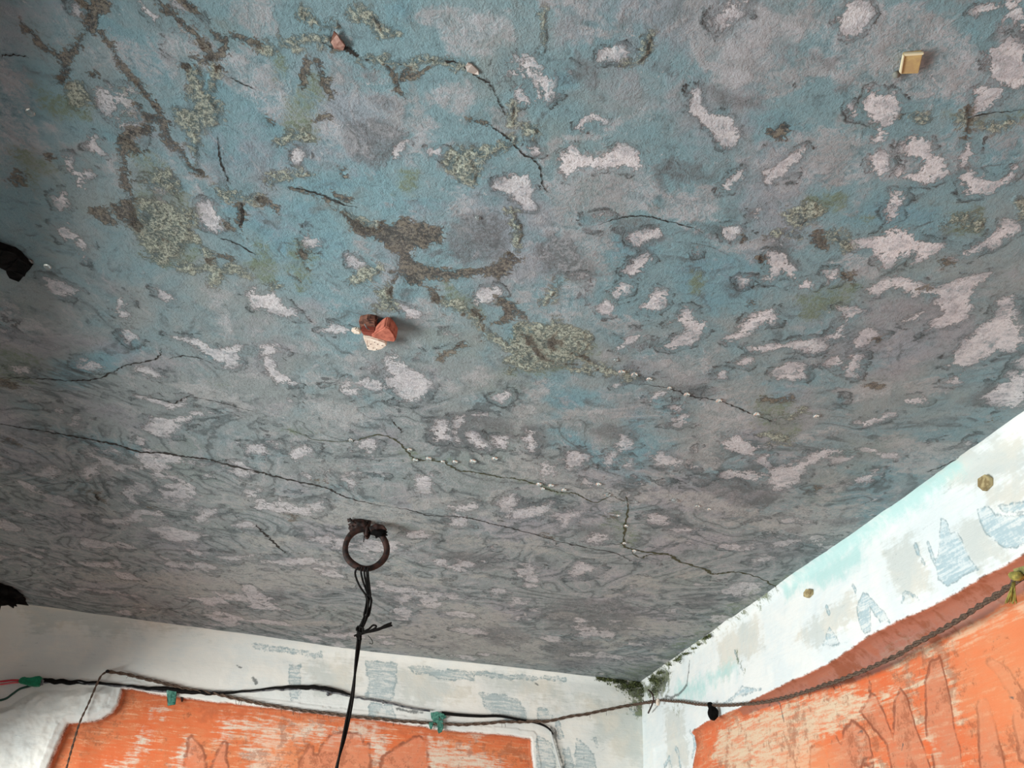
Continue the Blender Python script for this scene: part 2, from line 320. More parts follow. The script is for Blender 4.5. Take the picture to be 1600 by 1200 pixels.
DARKGREY = '''
700,365 705,355 712,340 730,332 745,328 775,332 790,345 795,375 800,385 785,400 760,405 730,415 705,405 700,395 668,410 670,395 685,390 695,385
583,150 600,148 618,152 615,165 600,168 585,158; 6: 570,105 577,118 584,122; 540,190 600,180 640,205 622,240 592,265 560,255 538,230
960,340 1000,340 1030,350 1044,365 1035,378 1012,387 1018,400 1010,418 1000,432 983,437 973,425 978,405 985,395 960,365
830,385 860,360 900,370 912,400 945,430 900,437 850,425; 915,675 950,663 1000,670 1006,682 980,690 950,690; 815,660 850,665 860,690 850,715 830,717 815,690; 878,700 922,700 926,715 890,737 876,720
1005,805 1020,792 1050,793 1072,810 1070,825 1102,828 1085,840 1060,834 1040,827 1008,822; 1075,745 1130,740 1160,745 1200,760 1230,775 1200,790 1160,795 1130,780 1090,762
1285,815 1310,808 1350,808 1356,813 1330,820 1295,821; 1222,828 1235,822 1255,828 1250,834 1228,834; 1375,785 1410,772 1420,775 1405,785 1385,789; 1200,860 1240,862 1290,855 1270,870 1220,875 1200,872
845,955 880,935 960,935 1000,950 1000,985 960,990 900,995 860,985; 855,1012 880,1000 930,1000 945,1025 920,1047 880,1047 860,1032; 1060,935 1115,928 1122,945 1080,957
250,940 285,965 270,968 245,950; 340,940 380,945 370,970 345,965; 700,1005 715,1005 710,1022 700,1017; 730,985 800,980 830,1000 780,1012; 440,920 455,935 420,945 400,930
800,770 830,780 850,790 800,800 780,790; 905,820 950,822 965,838 950,850 915,850 905,838; 1040,600 1090,600 1120,610 1100,625 1060,620; 1020,250 1045,270 1040,300 1025,290; 12: 830,222 838,240
462,222 480,228 483,242 475,258 455,258 445,240; 1020,262 1060,245 1110,275 1060,290; 670,650 720,640 800,660 800,700 740,708 690,705 665,690; 1200,360 1240,380 1250,420 1210,430
1100,130 1160,150 1200,150 1190,170 1130,170; 650,860 760,865 800,890 720,890; 1540,600 1580,612 1530,640 1500,630; 1540,740 1560,735
900,80 940,110 930,140 895,120; 1230,70 1290,90 1330,80 1300,100; 5: 590,165 605,170; 1330,150 1300,140 1330,130
'''  # includes the ring's soft cast shadow, painted to the right of it
GREEN = '''
60,140 130,150 142,172 110,200 70,170; 190,140 225,150 192,200; 200,215 270,262 220,292; 20,230 80,262 40,292; 480,110 500,110 506,145 490,190 497,215 470,222 448,190 450,150
620,265 650,265 657,300 620,300; 200,300 290,298 302,350 312,400 260,422 218,390 222,350; 455,375 485,375 492,430 470,452 448,420; 400,370 432,400 432,440 400,442
1270,300 1322,303 1312,330 1280,337 1248,325; 1480,330 1530,330 1532,365 1490,362; 1345,342 1365,342 1362,352; 1250,460 1320,445 1342,450 1312,482 1260,502 1248,480
800,510 870,498 932,520 925,560 850,585 795,580; 590,455 612,445 608,480 588,486; 10: 435,85 440,120; 8: 480,150 455,170 450,210; 1180,620 1260,640 1240,690 1190,680
6: 638,708 655,718 700,722; 5: 820,750 850,760 877,770; 6: 958,803 975,830 980,852; 5: 950,820 965,815; 0,540 60,560 40,600 0,600; 330,600 350,600 345,610; 5: 1480,180 1520,190 1600,175
10: 1090,430 1085,450; 6: 455,672 480,678; 700,440 760,470 760,500 700,480
12: 1010,1045 985,1060; 8: 1025,1040 1100,985 1150,950 1215,915 1240,905; 8: 940,1055 985,1063
'''
CRUST = '''
8: 305,105 310,140; 8: 335,105 325,140; 275,165 300,150 325,148 345,175 340,195 310,205 285,190; 4: 305,205 308,262; 250,262 270,272 282,292 232,292; 100,130 140,135 150,150 120,165
6: 470,20 480,28 500,38 525,42; 9: 555,25 570,22 585,35 590,50 612,52; 5: 410,78 440,70 460,68 480,60 512,62; 5: 560,86 600,93 640,99 660,93 700,98 728,101; 4: 440,225 455,215 480,210; 4: 705,255 715,240 735,240
708,255 730,245 745,265 740,285 715,285; 7: 740,240 770,235 800,220; 5: 800,160 800,190; 220,320 290,330 302,370 280,390 250,412 230,392 215,360; 345,298 400,302 400,312 350,308
6: 540,330 560,345 580,352; 590,457 610,447 605,478 590,482; 9: 700,472 740,490 757,515; 3: 850,472 862,462 880,440; 800,510 870,502 928,525 905,560 850,575 800,575; 9: 760,520 800,545 830,560
1225,330 1250,320 1275,320 1285,335 1250,350 1230,345; 8: 1300,370 1322,386; 5: 1480,347 1500,340 1527,352; 8: 1585,310 1602,330; 7: 1215,365 1250,368; 9: 1200,680 1225,688; 6: 1235,650 1255,640
420,455 440,450; 5: 1500,185 1515,190; 6: 1425,180 1440,190 1450,185; 4: 1550,195 1575,193; 6: 800,330 810,360 805,390; 6: 825,200 835,205; 3: 850,20 852,60 845,80
7: 985,100 1005,85 1010,60; 6: 330,395 345,430 330,440; 8: 280,420 350,420 380,430; 5: 900,560 960,580 985,590; 5: 850,560 920,580; 6: 560,440 590,420; 5:425,290 440,275 480,270
'''
TEAL = '''
600,-5 645,-5 650,40 625,72 605,50; 700,90 740,85 760,120 730,100; 860,110 905,110 910,140 870,150; 830,140 860,150 850,165; 560,165 600,185 580,200; 400,200 540,200 640,300 780,330 700,330 600,340 480,300 400,290
1155,180 1205,160 1290,200 1280,240 1230,300 1180,265; 1080,400 1180,390 1185,490 1105,495 1045,440 1020,425; 1440,130 1520,160 1490,240 1450,220 1470,180; 1530,20 1500,80 1480,120 1530,60
100,0 200,40 260,60 280,140 200,130 170,60; 150,180 190,230 180,240 150,190; 300,110 460,100 450,280 340,270; 330,310 450,300 520,330 560,420 440,400 350,330; 1040,650 1010,620 1100,660
1370,300 1480,320 1460,380 1440,350 1340,360 1290,360; 900,600 940,610 900,640 850,620; 960,330 1060,390 940,420 960,370; 20: 1000,750 880,680; 1100,220 1060,180 1130,240
20: 100,590 200,540; 1030,690 1000,640 960,690 1000,740 1060,700; 6: 0,662 60,673 150,690 215,706; 5: 235,720 260,720; 1220,640 1200,600 1260,600; 1380,210 1440,290 1420,300; 1530,210 1600,220 1590,260 1540,270
'''
def ceil_uv(x, y):
    d = ray(x, y); return d[0]/d[2]*HC, d[1]/d[2]*HC
def cscale(x, y):
    r = math.sqrt(x*x+y*y+HC*HC); return math.sqrt(r/1200*r*r/(HC*1200))
ys = [.30]
while ys[-1] < 4.75: ys.append(ys[-1]+(ys[-1]**2+1)/1200*1.5)
xp = [0.]
while xp[-1] < 3.0: xp.append(xp[-1]+(.0017 if xp[-1] < .8 else xp[-1]*.0021))
xs = np.array([-a for a in xp[:0:-1] if a < 2.75]+[a for a in xp if a < 1.35]); ys = np.array(ys)
C = Surf(xs, ys, ceil_uv, cscale)
C.marks('white', WHITE, warp=3.2); C.marks('pale', PALE, warp=5); C.marks('brown', BROWN, warp=3.0); C.marks('dark', DARKGREY, warp=5)
C.marks('green', GREEN, warp=6); C.marks('crust', CRUST, warp=5); C.marks('teal', TEAL, warp=10)
# patches of the same kind where the photograph does not let one follow every outline
n1 = fbm(C.U, C.V, 7.5, 4, 11.); n2 = fbm(C.U+.3*fbm(C.U, C.V, 2.2, 2, 4.), C.V, 4.2, 4, 51.)
extra = (n1-.30)*46
far_w = np.clip((C.V-1.3)/1.6, 0, 1)
C.L['white'] = np.maximum(C.L['white'], np.clip(extra-16+15*far_w, FAR, 3.5))
C.L['pale'] = np.maximum(C.L['pale'], np.clip((n2-.28)*60-10+9*far_w, FAR, 8))
def undul(x, y): return .004*fbm(x, y, 1.7, 2, 8.)+.0012*fbm(x, y, 9., 2, 2.)
Zc = CAMZ+HC+undul(C.U, C.V)
rag = fbm(C.U, C.V, 90, 2, 6.)
Zc = Zc-np.clip(C.L['crust']/4+.6, 0, 1)*.0022*(1+rag)+np.clip(C.L['brown']/2+.5, 0, 1)*.0012+np.clip(C.L['white']/3+.5, 0, 1)*.0006
# broken-out hole at the left edge
hx, hy = ceil_uv(14, 413)
keep = (np.abs(C.U) < 99) & (C.U > -1.15-.78*(C.V-.3)) & (C.U < 1.15+.6*(C.V-.3))
cm, used = grid_mesh('ceiling', C.U, C.V, Zc, keep)
attr(cm, 'markA', [C.L['white'], C.L['pale'], C.L['brown'], C.L['dark']], used)
attr(cm, 'markB', [C.L['green'], C.L['crust'], C.L['teal'], np.clip(C.V, 0, 9)], used)

mc = mat('ceiling_plaster', None, .78); n = N(mc); bs = mc.node_tree.nodes['Principled BSDF']
white, pale, brown, dark = n.attr('markA'); green, crust, teal, dist = n.attr('markB')
co = n.coord()
nF = n.noise(co, 150, 5, .75)-.5; nM = n.noise(co, 36, 6, .7, .3)-.5; nL = n.noise(co, 6, 5, .62, .6)-.5; nB = n.noise(co, 1.3, 3, .5)-.5; nG = n.noise(co, 430, 3, .7)-.5
nQ = n.noise(n.coord((1, 1, 1), (3.7, 1.3, 0)), 15, 5, .6, .8)-.5; nV = n.noise(n.coord((1, 1, 1), (7.7, 4.3, 0)), 3.2, 3, .5)-.5
streak = n.noise(n.coord((9, 30, 1)), 3.0, 4, .7, .3)-.5
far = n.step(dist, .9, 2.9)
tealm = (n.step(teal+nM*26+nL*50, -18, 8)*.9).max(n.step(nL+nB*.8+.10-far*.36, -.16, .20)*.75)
base = n.mix(rgb(140, 148, 148), rgb(118, 154, 163), tealm)
base = n.mix(base, rgb(108, 146, 160), n.step(teal+nQ*20, 0, 14)*n.step(nM+nL, -.1, .2)*.6)
base = n.mix(base, rgb(156, 150, 158), n.step(nV*1.4+nM*.5-nL*.4, .02, .26)*.55)
base = n.mix(base, rgb(112, 124, 126), n.step(nQ+nM*.45+nL*.3, .02, .20)*.6)
base = n.mix(base, rgb(136, 148, 142), n.step(nV*-1.2+nQ*.6, .06, .26)*.45)
# agate-like rings left by drying damp
sw = n.noise(co, 2.6, 3, .45, 1.6); tri = n.math('PINGPONG', sw*6.5+nM*.55+nQ*.6, .5)
ring = n.step(tri, .15+far*.04, .02)*n.step(nL+nM*.5+far*.34, -.02, .18)
base = n.mix(base, rgb(90, 98, 100), ring*.8)
base = n.mix(base, rgb(172, 168, 170), n.step(tri, .34, .5)*n.step(nM+nV*.6+far*.3, .0, .2)*.6)
sw2 = n.noise(n.coord((1, 1, 1), (2.2, 9.1, 0)), 5.5, 3, .5, 1.2); tri2 = n.math('PINGPONG', sw2*6.0+nM*.9, .5)
base = n.mix(base, rgb(92, 102, 104), n.step(tri2, .09, .0)*n.step(nV+nM*.4+far*.06, .04, .2)*.5)
# pale damp bloom, dark grey exposed patches and painted ring shadow, green algae, crusts, brown stains
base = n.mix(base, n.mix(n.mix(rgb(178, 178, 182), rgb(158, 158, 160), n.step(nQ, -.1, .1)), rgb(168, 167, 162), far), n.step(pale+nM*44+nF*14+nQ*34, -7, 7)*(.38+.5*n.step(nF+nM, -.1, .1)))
base = n.mix(base, rgb(100, 102, 104), n.step(dark+nM*44+nF*24+nQ*22, -4, 4)*(.35+.5*n.step(nF+nM*.7+nQ*.3, .12, -.14)))
base = n.mix(base, rgb(112, 126, 106), n.step(green+nM*44+nF*20+nQ*36, -7, 7)*(.3+.6*n.step(nF+nM, -.1, .12)))
v = n.step(nV+nQ*.5, -.2, .15)
rim = n.step(white+nM*26+nQ*22, -14, -3)*n.step(white+nM*30+nQ*18, 2.5, -2.5)
base = n.mix(base, rgb(90, 102, 106), rim*(.05+.95*n.step(nF+nM*.8+.06, -.10, .14))*(.15+.5*v))
line = n.step((white+nM*20+nQ*26+nL*10+7.0).abs(), 2.4, .2)*n.step(nL*.6+nM+nQ, -.06, .14)
base = n.mix(base, rgb(70, 78, 80), line*.7)
fl = n.noise(n.coord((1, 1, 1), (1.1, 5.5, 0)), 19, 5, .68, .9)-.5
base = n.mix(base, rgb(192, 188, 190), n.step(fl+nF*.5, .15, .21)*n.step(nV+nL, -.02, .12)*.8)
base = n.mix(base, rgb(84, 92, 94), n.step(fl*-1+nF*.5, .15, .21)*n.step(nL-nV, .0, .14)*.6)
wm = n.step(white+nM*36+nF*26+nQ*22+.8, -1.8, 2.4)
holes = n.step(nF*1.2+nM*1.2+nQ*.4, .08, .22)
base = n.mix(base, n.mix(rgb(224, 218, 219), rgb(188, 183, 187), n.step(nM+streak*.7+nQ*.4, -.10, .14)), wm*(1-holes*.75)*(.74+.26*n.step(nV+nM*.4, .12, -.18))*(1-far*.22))
cr = n.step(crust+nM*50+nF*28+nQ*40, -7, 5)
base = n.mix(base, n.mix(rgb(108, 116, 102), rgb(226, 230, 212), n.step(nF+nG*.6+nM*.3, -.10, .12)), cr*(.35+.6*n.step(nM+nF, -.2, .1)))
bm_ = n.step(brown+nM*36+nF*26+nQ*20, -2.2, 2.2)
base = n.mix(base, n.mix(rgb(58, 50, 44), rgb(132, 124, 114), n.step(nF+nG*.5+nM*.6, -.06, .15)), bm_*.9)
base = n.mix(base, rgb(120, 112, 92), n.step(brown+nM*16+nF*12, -9, 0)*n.step(nF+nM*.5, -.02, .14)*.5)
spk = n.step(nF*.8+nG*.7+nM*.3, .20, .30)
base = n.mix(base, rgb(58, 62, 62), spk*.6)
base = n.mix(base, rgb(206, 212, 210), n.step(nG*.9-nF*.8, .18, .32)*.55)
fs = n.noise(n.coord((1.6, 1, 1)), 24, 5, .7, 1.4)-.5
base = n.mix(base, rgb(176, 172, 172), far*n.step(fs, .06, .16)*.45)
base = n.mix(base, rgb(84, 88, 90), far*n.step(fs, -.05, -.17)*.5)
base = n.mix(base, (.02, .02, .02), n.step(nM+nF*.6+streak*.5, -.02, -.34)*.45)  # black grain in the hollows imitates occlusion shade
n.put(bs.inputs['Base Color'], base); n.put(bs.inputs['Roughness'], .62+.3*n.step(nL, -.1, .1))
hgt = nF*.5+nG*.25+nM*1.1+wm*.35-bm_*.5+cr*(nF*3+.8)+streak*.4-line*.4
n.put(bs.inputs['Normal'], n.bump(hgt, 1.0, .0050))
ceiling = obj('ceiling', cm, mc, kind='structure', label='water-stained plaster ceiling, peeling pale blue paint with white and grey blooms')

# the rest of the slab, outside the close grid, and its thickness
def slab(name, x0, x1, y0, y1, z0, z1, m, parent=None, **k):
    b = bmesh.new(); bmesh.ops.create_cube(b, size=1); bmesh.ops.scale(b, vec=(x1-x0, y1-y0, z1-z0), verts=b.verts)
    bmesh.ops.translate(b, vec=((x0+x1)/2, (y0+y1)/2, (z0+z1)/2), verts=b.verts); return obj(name, b, m, parent, **k)
slab('slab', -2.9, 1.7, -2.6, 4.9, CAMZ+HC+.008, CAMZ+HC+.12, mottled('slab_plaster', rgb(118, 140, 148), rgb(150, 148, 152), 9), ceiling)

# cracks: narrow open strips following the traced lines
mcrack = mat('crack_dark', rgb(38, 34, 30), .95); mcrackg = mat('crack_mossy', rgb(62, 62, 38), .95)
def crack(pts, w, m=mcrack, jit=1.2, seed=0):
    rnd = random.Random(seed+len(pts)); q = [Vector((*ceil_uv(*p), 0)) for p in pts]; q = catmull(q, 10); b = bmesh.new(); L = []; R = []
    for i, p in enumerate(q):
        t = (q[min(i+1, len(q)-1)]-q[max(i-1, 0)]).normalized(); nn = Vector((-t.y, t.x, 0)); s = cscale(p.x, p.y)
        p = p+nn*rnd.uniform(-1, 1)*s*jit; ww = w*1.35*s*(.25+1.1*rnd.random())*min(1, .25+3*min(i, len(q)-1-i)/len(q))
        z = CAMZ+HC+float(undul(np.array([p.x]), np.array([p.y]))[0])-.0009
        L.append(b.verts.new((p.x+nn.x*ww/2, p.y+nn.y*ww/2, z))); R.append(b.verts.new((p.x-nn.x*ww/2, p.y-nn.y*ww/2, z)))
    for i in range(len(q)-1): b.faces.new((L[i], L[i+1], R[i+1], R[i]))
    obj('crack', b, m, ceiling)
K1 = '0,662 25,667 65,673 100,680 150,689 185,696 215,706 250,708 290,714 325,718 345,724 400,737 430,745 470,754 510,763 535,775 575,786 595,790'
crack(pp(K1), 2.6, seed=1)
crack(pp('595,790 640,797 670,806 715,808 740,812 770,820 800,826 850,840 900,853 960,865 985,878'), 1.3, seed=2)
crack(pp('500,62 520,74 545,78 560,88 590,94 635,99 665,94 710,97 730,105 745,118 765,130 775,148'), 2.4, seed=3)
crack(pp('520,58 526,66 535,72 547,80 563,89'), 5.5, seed=4)
crack(pp('440,670 475,680 490,688 545,690 590,680 620,690 635,705 650,718 690,722 715,735 740,738 780,746 800,748 830,755 855,765 875,770 900,772 930,785 955,776 980,785'), 1.7, mcrackg, seed=5)
crack(pp('400,820 415,835 430,850 447,865'), 2.2, seed=6)
crack(pp('978,775 980,800 975,840 975,855 1000,862 1045,868 1060,878 1100,890 1115,898 1150,895 1190,905 1225,925'), 2.4, mcrackg, seed=7)
crack(pp('1000,600 1035,605 1060,612 1080,620 1120,626 1150,637 1182,650 1210,660'), 1.2, seed=8)
crack(pp('760,190 778,203 798,218 815,238 840,255 848,290 858,300'), 1.7, seed=9)
crack(pp('935,350 960,342 985,338 1010,338 1040,345 1080,355 1100,365'), 1.3, seed=10)
crack(pp('0,590 60,592 110,596 150,592 180,580 200,570 235,563 250,555 250,543'), 1.3, seed=11)
crack(pp('340,370 370,380 400,398'), 1.4, seed=12); crack(pp('376,315 378,335 375,356'), 2.2, seed=13)
crack(pp('262,560 290,556 320,562'), .9, seed=14); crack(pp('340,212 342,240 352,270 360,288'), 1.4, seed=15)
crack(pp('205,615 250,625 270,631 288,622 300,618'), 1.0, seed=16); crack(pp('450,292 475,296 505,306 532,318 560,324'), 1.6, seed=17)
crack(pp('985,862 1000,872 1015,868 1045,868'), 1.2, mcrackg, seed=18); crack(pp('290,620 340,628 380,640 400,645'), .8, seed=19)
crack(pp('355,119 375,128 400,140'), 1.2, seed=20); crack(pp('775,148 783,165 790,178'), 1.1, seed=21)
crack(pp('0,88 20,86 45,90'), 1.2, seed=22); crack(pp('610,655 622,668 628,678'), .9, seed=23); crack(pp('147,771 158,783'), 1.6, seed=24)
crack(pp('1500,190 1540,178 1600,172'), 1.0, seed=25); crack(pp('1448,738 1475,728 1500,715'), .9, seed=26)
# ------------------------------------------------------------------ walls
def wscale(W):
    def f(u, v):
        p = W.p0+W.d*u; return math.sqrt(p[0]**2+p[1]**2+(v-CAMZ)**2)/1200*1.1
    return f
zt = CAMZ+HC+.012
def interp_uv(W, txt):
    q = sorted(W.uv(*p) for p in pp(txt)); return np.array([a for a, b in q]), np.array([b for a, b in q])
def zgrid(z0, st): return np.concatenate([np.array([0., .5, 1.0, z0-.1]), np.arange(z0, zt, st), [zt]])
# --- back wall
SB = Surf(np.concatenate([np.arange(-.06, 3.55, .005), [3.7, 3.9]]), zgrid(1.85, .0045), WB.uv, wscale(WB), (60, 14))
SB.marks('orange', '''190,1077 184,1100 176,1112 160,1122 148,1127 125,1130 107,1131 98,1145 88,1170 76,1200 60,1260 840,1260 834,1200 829,1154 800,1149 760,1147 700,1141 600,1127 520,1118 450,1109 380,1101 320,1094 270,1087 230,1082 205,1076''', warp=1.2)
SB.marks('blue', '''573,1033 622,1036 618,1060 611,1095 573,1092 577,1060; 577,1098 612,1102 620,1125 575,1118; 750,1084 790,1086 812,1095 822,1115 822,1126 795,1122 760,1112; 840,1107 850,1105 863,1118 862,1129 842,1125
900,1165 903,1152 912,1160 925,1180 932,1210 898,1210; 5: 870,1130 876,1150; 880,1170 888,1168 893,1185 895,1210 884,1210; 3: 930,1155 932,1165; 452,1040 470,1040 468,1095 452,1095; 4: 700,1048 790,1056 880,1062; 840,1150 862,1160 870,1210 838,1210
985,1110 1003,1112 1000,1118 990,1118; 4: 400,1010 500,1025; 640,1040 720,1050 740,1062 700,1060 650,1052''', warp=2)
SB.marks('cream', '''395,1150 430,1142 500,1138 560,1130 600,1140 560,1150 500,1150 440,1165 400,1160; 380,1170 420,1165 440,1185 400,1190; 236,1108 252,1106 250,1113 238,1112; 215,1170 228,1140 222,1165 205,1190; 580,1152 600,1153 598,1165 582,1163; 585,1170 600,1170 590,1190
665,1150 700,1165 760,1180 790,1200 680,1210 672,1175; 390,1185 420,1180 430,1210 395,1210; 345,1142 356,1145 352,1158 343,1155; 730,1140 760,1145 740,1150; 160,1198 200,1190 195,1210 165,1210; 272,1180 285,1160 292,1150 280,1200; 350,1125 450,1130 440,1138 350,1135''', warp=5)
SB.marks('blob', '''463,1215 470,1178 482,1162 488,1168 489,1178 498,1176 505,1158 520,1142 545,1140 562,1143 568,1158 577,1160 580,1185 575,1215; 592,1215 600,1182 612,1172 622,1165 640,1156 655,1150 668,1158 668,1170 675,1215
290,1152 297,1146 306,1158 315,1172 322,1215 284,1215; 330,1190 342,1165 350,1157 354,1165 352,1185 362,1215 322,1215''', warp=2)
SB.marks('moss', '''962,1062 985,1068 1000,1072 1010,1068 1012,1085 1005,1100 990,1090 975,1078; 8: 1000,1085 1003,1098; 14: 985,1066 1015,1062; 985,1095 1008,1095 1006,1118 990,1115''', warp=4)
SB.marks('dark', '''4: 860,1138 866,1150; 3: 620,1110 660,1112; 2: 835,1067 840,1071; 2: 372,1040 378,1043; 2: 866,1140 872,1170 880,1200; 3: 395,1060 400,1068; 850,1205 950,1170''', warp=2)
SB.marks('grey', '''620,1040 700,1055 740,1090 660,1100 625,1095; 900,1090 1010,1110 1010,1190 960,1180; 0,935 200,950 330,985 200,990 60,985; 4:860,1160 890,1200; 740,1050 860,1060 880,1100 820,1085', 480,1040 560,1030 560,1080 500,1080'''.replace("',", ';'), warp=6)
SB.marks('rough', '''20,1105 60,1080 100,1080 180,1078 180,1105 150,1122 105,1128 95,1145 70,1210 -60,1210 -60,1110''', warp=3)
def carry_down(Sf, v0):
    j = int(np.searchsorted(Sf.vs, v0)); A = Sf.layer('orange'); A[:j] = A[j]; A[Sf.vs < 1.45] = FAR     # unseen lower wall left plain to cut the orange bounce light
carry_down(SB, WB.uv(500, 1235)[1])
ob = SB.layer('orange'); U, V = SB.U, SB.V
R = .05+.24*np.clip((U-1.6)/1.9, 0, 1); dz = np.clip(zt-.004-V, 0, None); c = np.clip(R-dz, 0, None); cove = R-np.sqrt(np.clip(R*R-c*c, 0, None))
O = cove-.045*np.clip(ob/3+.3, 0, 1)+.004*fbm(U, V, 4, 3)+.0015*fbm(U, V, 30, 3)+np.clip(SB.layer('rough')/8+.3, 0, 1)*(.018+.016*fbm(U, V, 9, 4, 3.)+.006*fbm(U, V, 34, 3))
O = O+np.where((ob < -1) & (ob > -9), .004, 0)
X_, Y_, Z_ = WB.world(U, V, O); wb, used = grid_mesh('wall_back', X_, Y_, Z_)
def wattrs(me, Sf, used):
    attr(me, 'markA', [Sf.layer(k) for k in ('orange', 'blue', 'cream', 'blob')], used); attr(me, 'markB', [Sf.layer(k) for k in ('moss', 'dark', 'strip', 'tint')], used); attr(me, 'markC', [Sf.layer(k) for k in ('grey', 'bare', 'soot', 'soot')], used)
def wall_mat(name, base1, base2, orange1, orange2, creamc, blobc, bluec, stripc, tintc, ang):
    m = mat(name, None, .8); n = N(m); bs = m.node_tree.nodes['Principled BSDF']
    org, blue, cream, blob = n.attr('markA'); moss, dark, strip, tint = n.attr('markB')
    co = n.coord(); nF = n.noise(co, 120, 4, .7)-.5; nM = n.noise(co, 26, 5, .65)-.5; nL = n.noise(co, 4.5, 4, .6, .4)-.5; nB = n.noise(co, 1.6, 2, .5)-.5
    mp = n.new('ShaderNodeMapping'); n.t.links.new(co.s, mp.inputs[0]); mp.inputs['Scale'].default_value = (7, 60, 90) if ang < 1 else (60, 7, 90)
    br = n.noise(S(n, mp.outputs[0]), 1.0, 4, .65, .3)-.5
    base = n.mix(base1, base2, n.step(nL+br*.3, -.15, .15))
    grey, bare, sootm, _ = n.attr('markC')
    base = n.mix(base, n.mix(rgb(214, 206, 190), rgb(196, 198, 190), n.step(nL, -.1, .1)), n.step(grey+nM*50+br*40+nL*20, -9, 8)*.6)
    base = n.mix(base, tintc, n.step(tint+nM*40+nL*20, -14, 8)*.85)
    be = n.step(blue+nM*16+nF*8, -1.6, 1.6)
    base = n.mix(base, bluec, be*(n.step(br*1.2+nF*.6+nM*.3, -.16, .12)*.8+.2)*.8)
    base = n.mix(base, rgb(128, 146, 150), n.step((blue+nM*7).abs(), 1.8, .3)*n.step(nM+nF, -.2, .1)*.55)
    base = n.mix(base, rgb(150, 156, 156), n.step(br+nF*.5+nL*.4, .18, .3)*.4)
    oc = n.mix(orange1, orange2, n.step(nL*.7+br*.7+nM*.3, -.18, .18))
    oc = n.mix(oc, rgb(240, 180, 140), n.step(br+nF*.6+nL*.3, .03, .2)*.6)
    oc = n.mix(oc, rgb(168, 86, 46), n.step(nM+nF*.6+br*.3, .13, .32)*.45)
    cm_ = n.step(cream+nM*40+br*50, -9, 8)
    oc = n.mix(oc, creamc, cm_*(.35+.65*n.step(br+nF*.5, -.16, .10)))
    bb = n.step(blob+nM*7, -1.5, 1.5)*n.step(nL+nM*.4, -.3, .1)
    oc = n.mix(oc, n.mix(blobc, oc, .25), bb*.85)
    oc = n.mix(oc, rgb(136, 72, 48), n.step((blob+nM*8).abs(), 3.0, .6)*n.step(nM+nL*1.2+nF*.3, -.2, .08)*.85)
    oc = n.mix(oc, rgb(236, 152, 104), n.step(nB, -.05, .2)*.6)
    oc = n.mix(oc, n.mix(stripc, rgb(136, 84, 66), n.step(nM+nL, -.04, .14)), n.step(strip+nM*5, -1.5, 2.0)*.85)  # brown of the shaded ledge underside, painted over the orange
    oc = n.mix(oc, rgb(172, 92, 56), n.step(org+nM*40+nL*40, 17, -2)*.6)  # edge shade of the recessed panel, painted into the orange
    oc = n.mix(oc, rgb(150, 76, 44), n.step(nL+nM*.9+nF*.5, .05, .2)*.55)
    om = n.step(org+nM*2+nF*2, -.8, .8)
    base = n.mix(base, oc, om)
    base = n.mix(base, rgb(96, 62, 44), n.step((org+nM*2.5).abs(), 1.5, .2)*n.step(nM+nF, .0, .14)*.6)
    mo = n.step(moss+nM*50+nF*30, -4, 6)
    base = n.mix(base, n.mix(rgb(46, 52, 30), rgb(124, 132, 96), n.step(nF+nM, -.12, .2)), mo*.9)
    base = n.mix(base, rgb(84, 88, 86), n.step(dark+nM*5+nF*4, -1, 1)*.8)
    base = n.mix(base, rgb(58, 50, 44), n.step(nF*.9+nM*.35, .27, .34)*.55)
    n.put(bs.inputs['Base Color'], base)
    n.put(bs.inputs['Normal'], n.bump(nF*.7+nM*.8+br*.8-om*.2+be*.1-bb*.25, .55, .0025)); return m
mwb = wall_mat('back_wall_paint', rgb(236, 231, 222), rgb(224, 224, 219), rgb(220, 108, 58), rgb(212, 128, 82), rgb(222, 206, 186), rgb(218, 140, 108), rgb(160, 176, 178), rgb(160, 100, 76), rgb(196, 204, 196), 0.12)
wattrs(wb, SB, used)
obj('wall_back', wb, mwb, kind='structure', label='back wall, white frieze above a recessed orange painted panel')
# --- right wall
SR = Surf(np.concatenate([np.arange(-.06, 3.3, .004), [3.4, 3.7, 4.2, 5, 6, 7.2]]), zgrid(1.62, .0042), WR.uv, wscale(WR), (60, 14))
EU = '1080,1144 1110,1124 1150,1108 1200,1081 1245,1060 1290,1039 1325,1016 1360,992 1410,967 1460,945 1500,923 1530,905 1565,886 1600,866 1700,815 1850,740'
EL = '1080,1150 1110,1131 1150,1118 1200,1098 1245,1080 1290,1068 1350,1040 1410,1006 1460,983 1500,962 1530,942 1565,922 1600,901 1700,850 1850,770'
SR.marks('orange', EU+' 1850,1500 1070,1400 1078,1200 1084,1165', warp=1.0)
eu = EU.split(); el = EL.split()
SR.marks('strip', ' '.join(eu[2:])+' '+' '.join(el[:1:-1]), warp=1.6)
SR.marks('blue', '''1462,875 1466,865 1470,812 1478,815 1485,835 1495,830 1505,850 1515,875 1528,890 1515,895 1500,905 1480,915 1466,905; 1528,795 1545,790 1555,805 1605,805 1640,860 1600,850 1572,858 1555,845 1540,830 1530,810
4: 1430,850 1438,868 1445,880; 4: 1450,848 1456,864 1463,880; 1345,985 1340,950 1350,928 1358,932 1370,945 1385,960 1392,973 1376,972 1366,958 1360,950 1362,985 1352,990; 1286,1010 1290,998 1297,980 1303,990 1314,1006 1300,1008
4: 1333,915 1338,925; 4: 1294,948 1298,960; 3: 1410,940 1415,925 1430,930 1436,938; 1560,790 1640,780 1640,800 1570,800; 1130,1100 1150,1090 1190,1078 1160,1075; 4: 1045,1195 1042,1182 1034,1196; 5: 1052,1170 1057,1180 1059,1198; 4: 1079,1145 1082,1165 1078,1180; 3: 1148,1020 1155,1035 1160,1048''', warp=2)
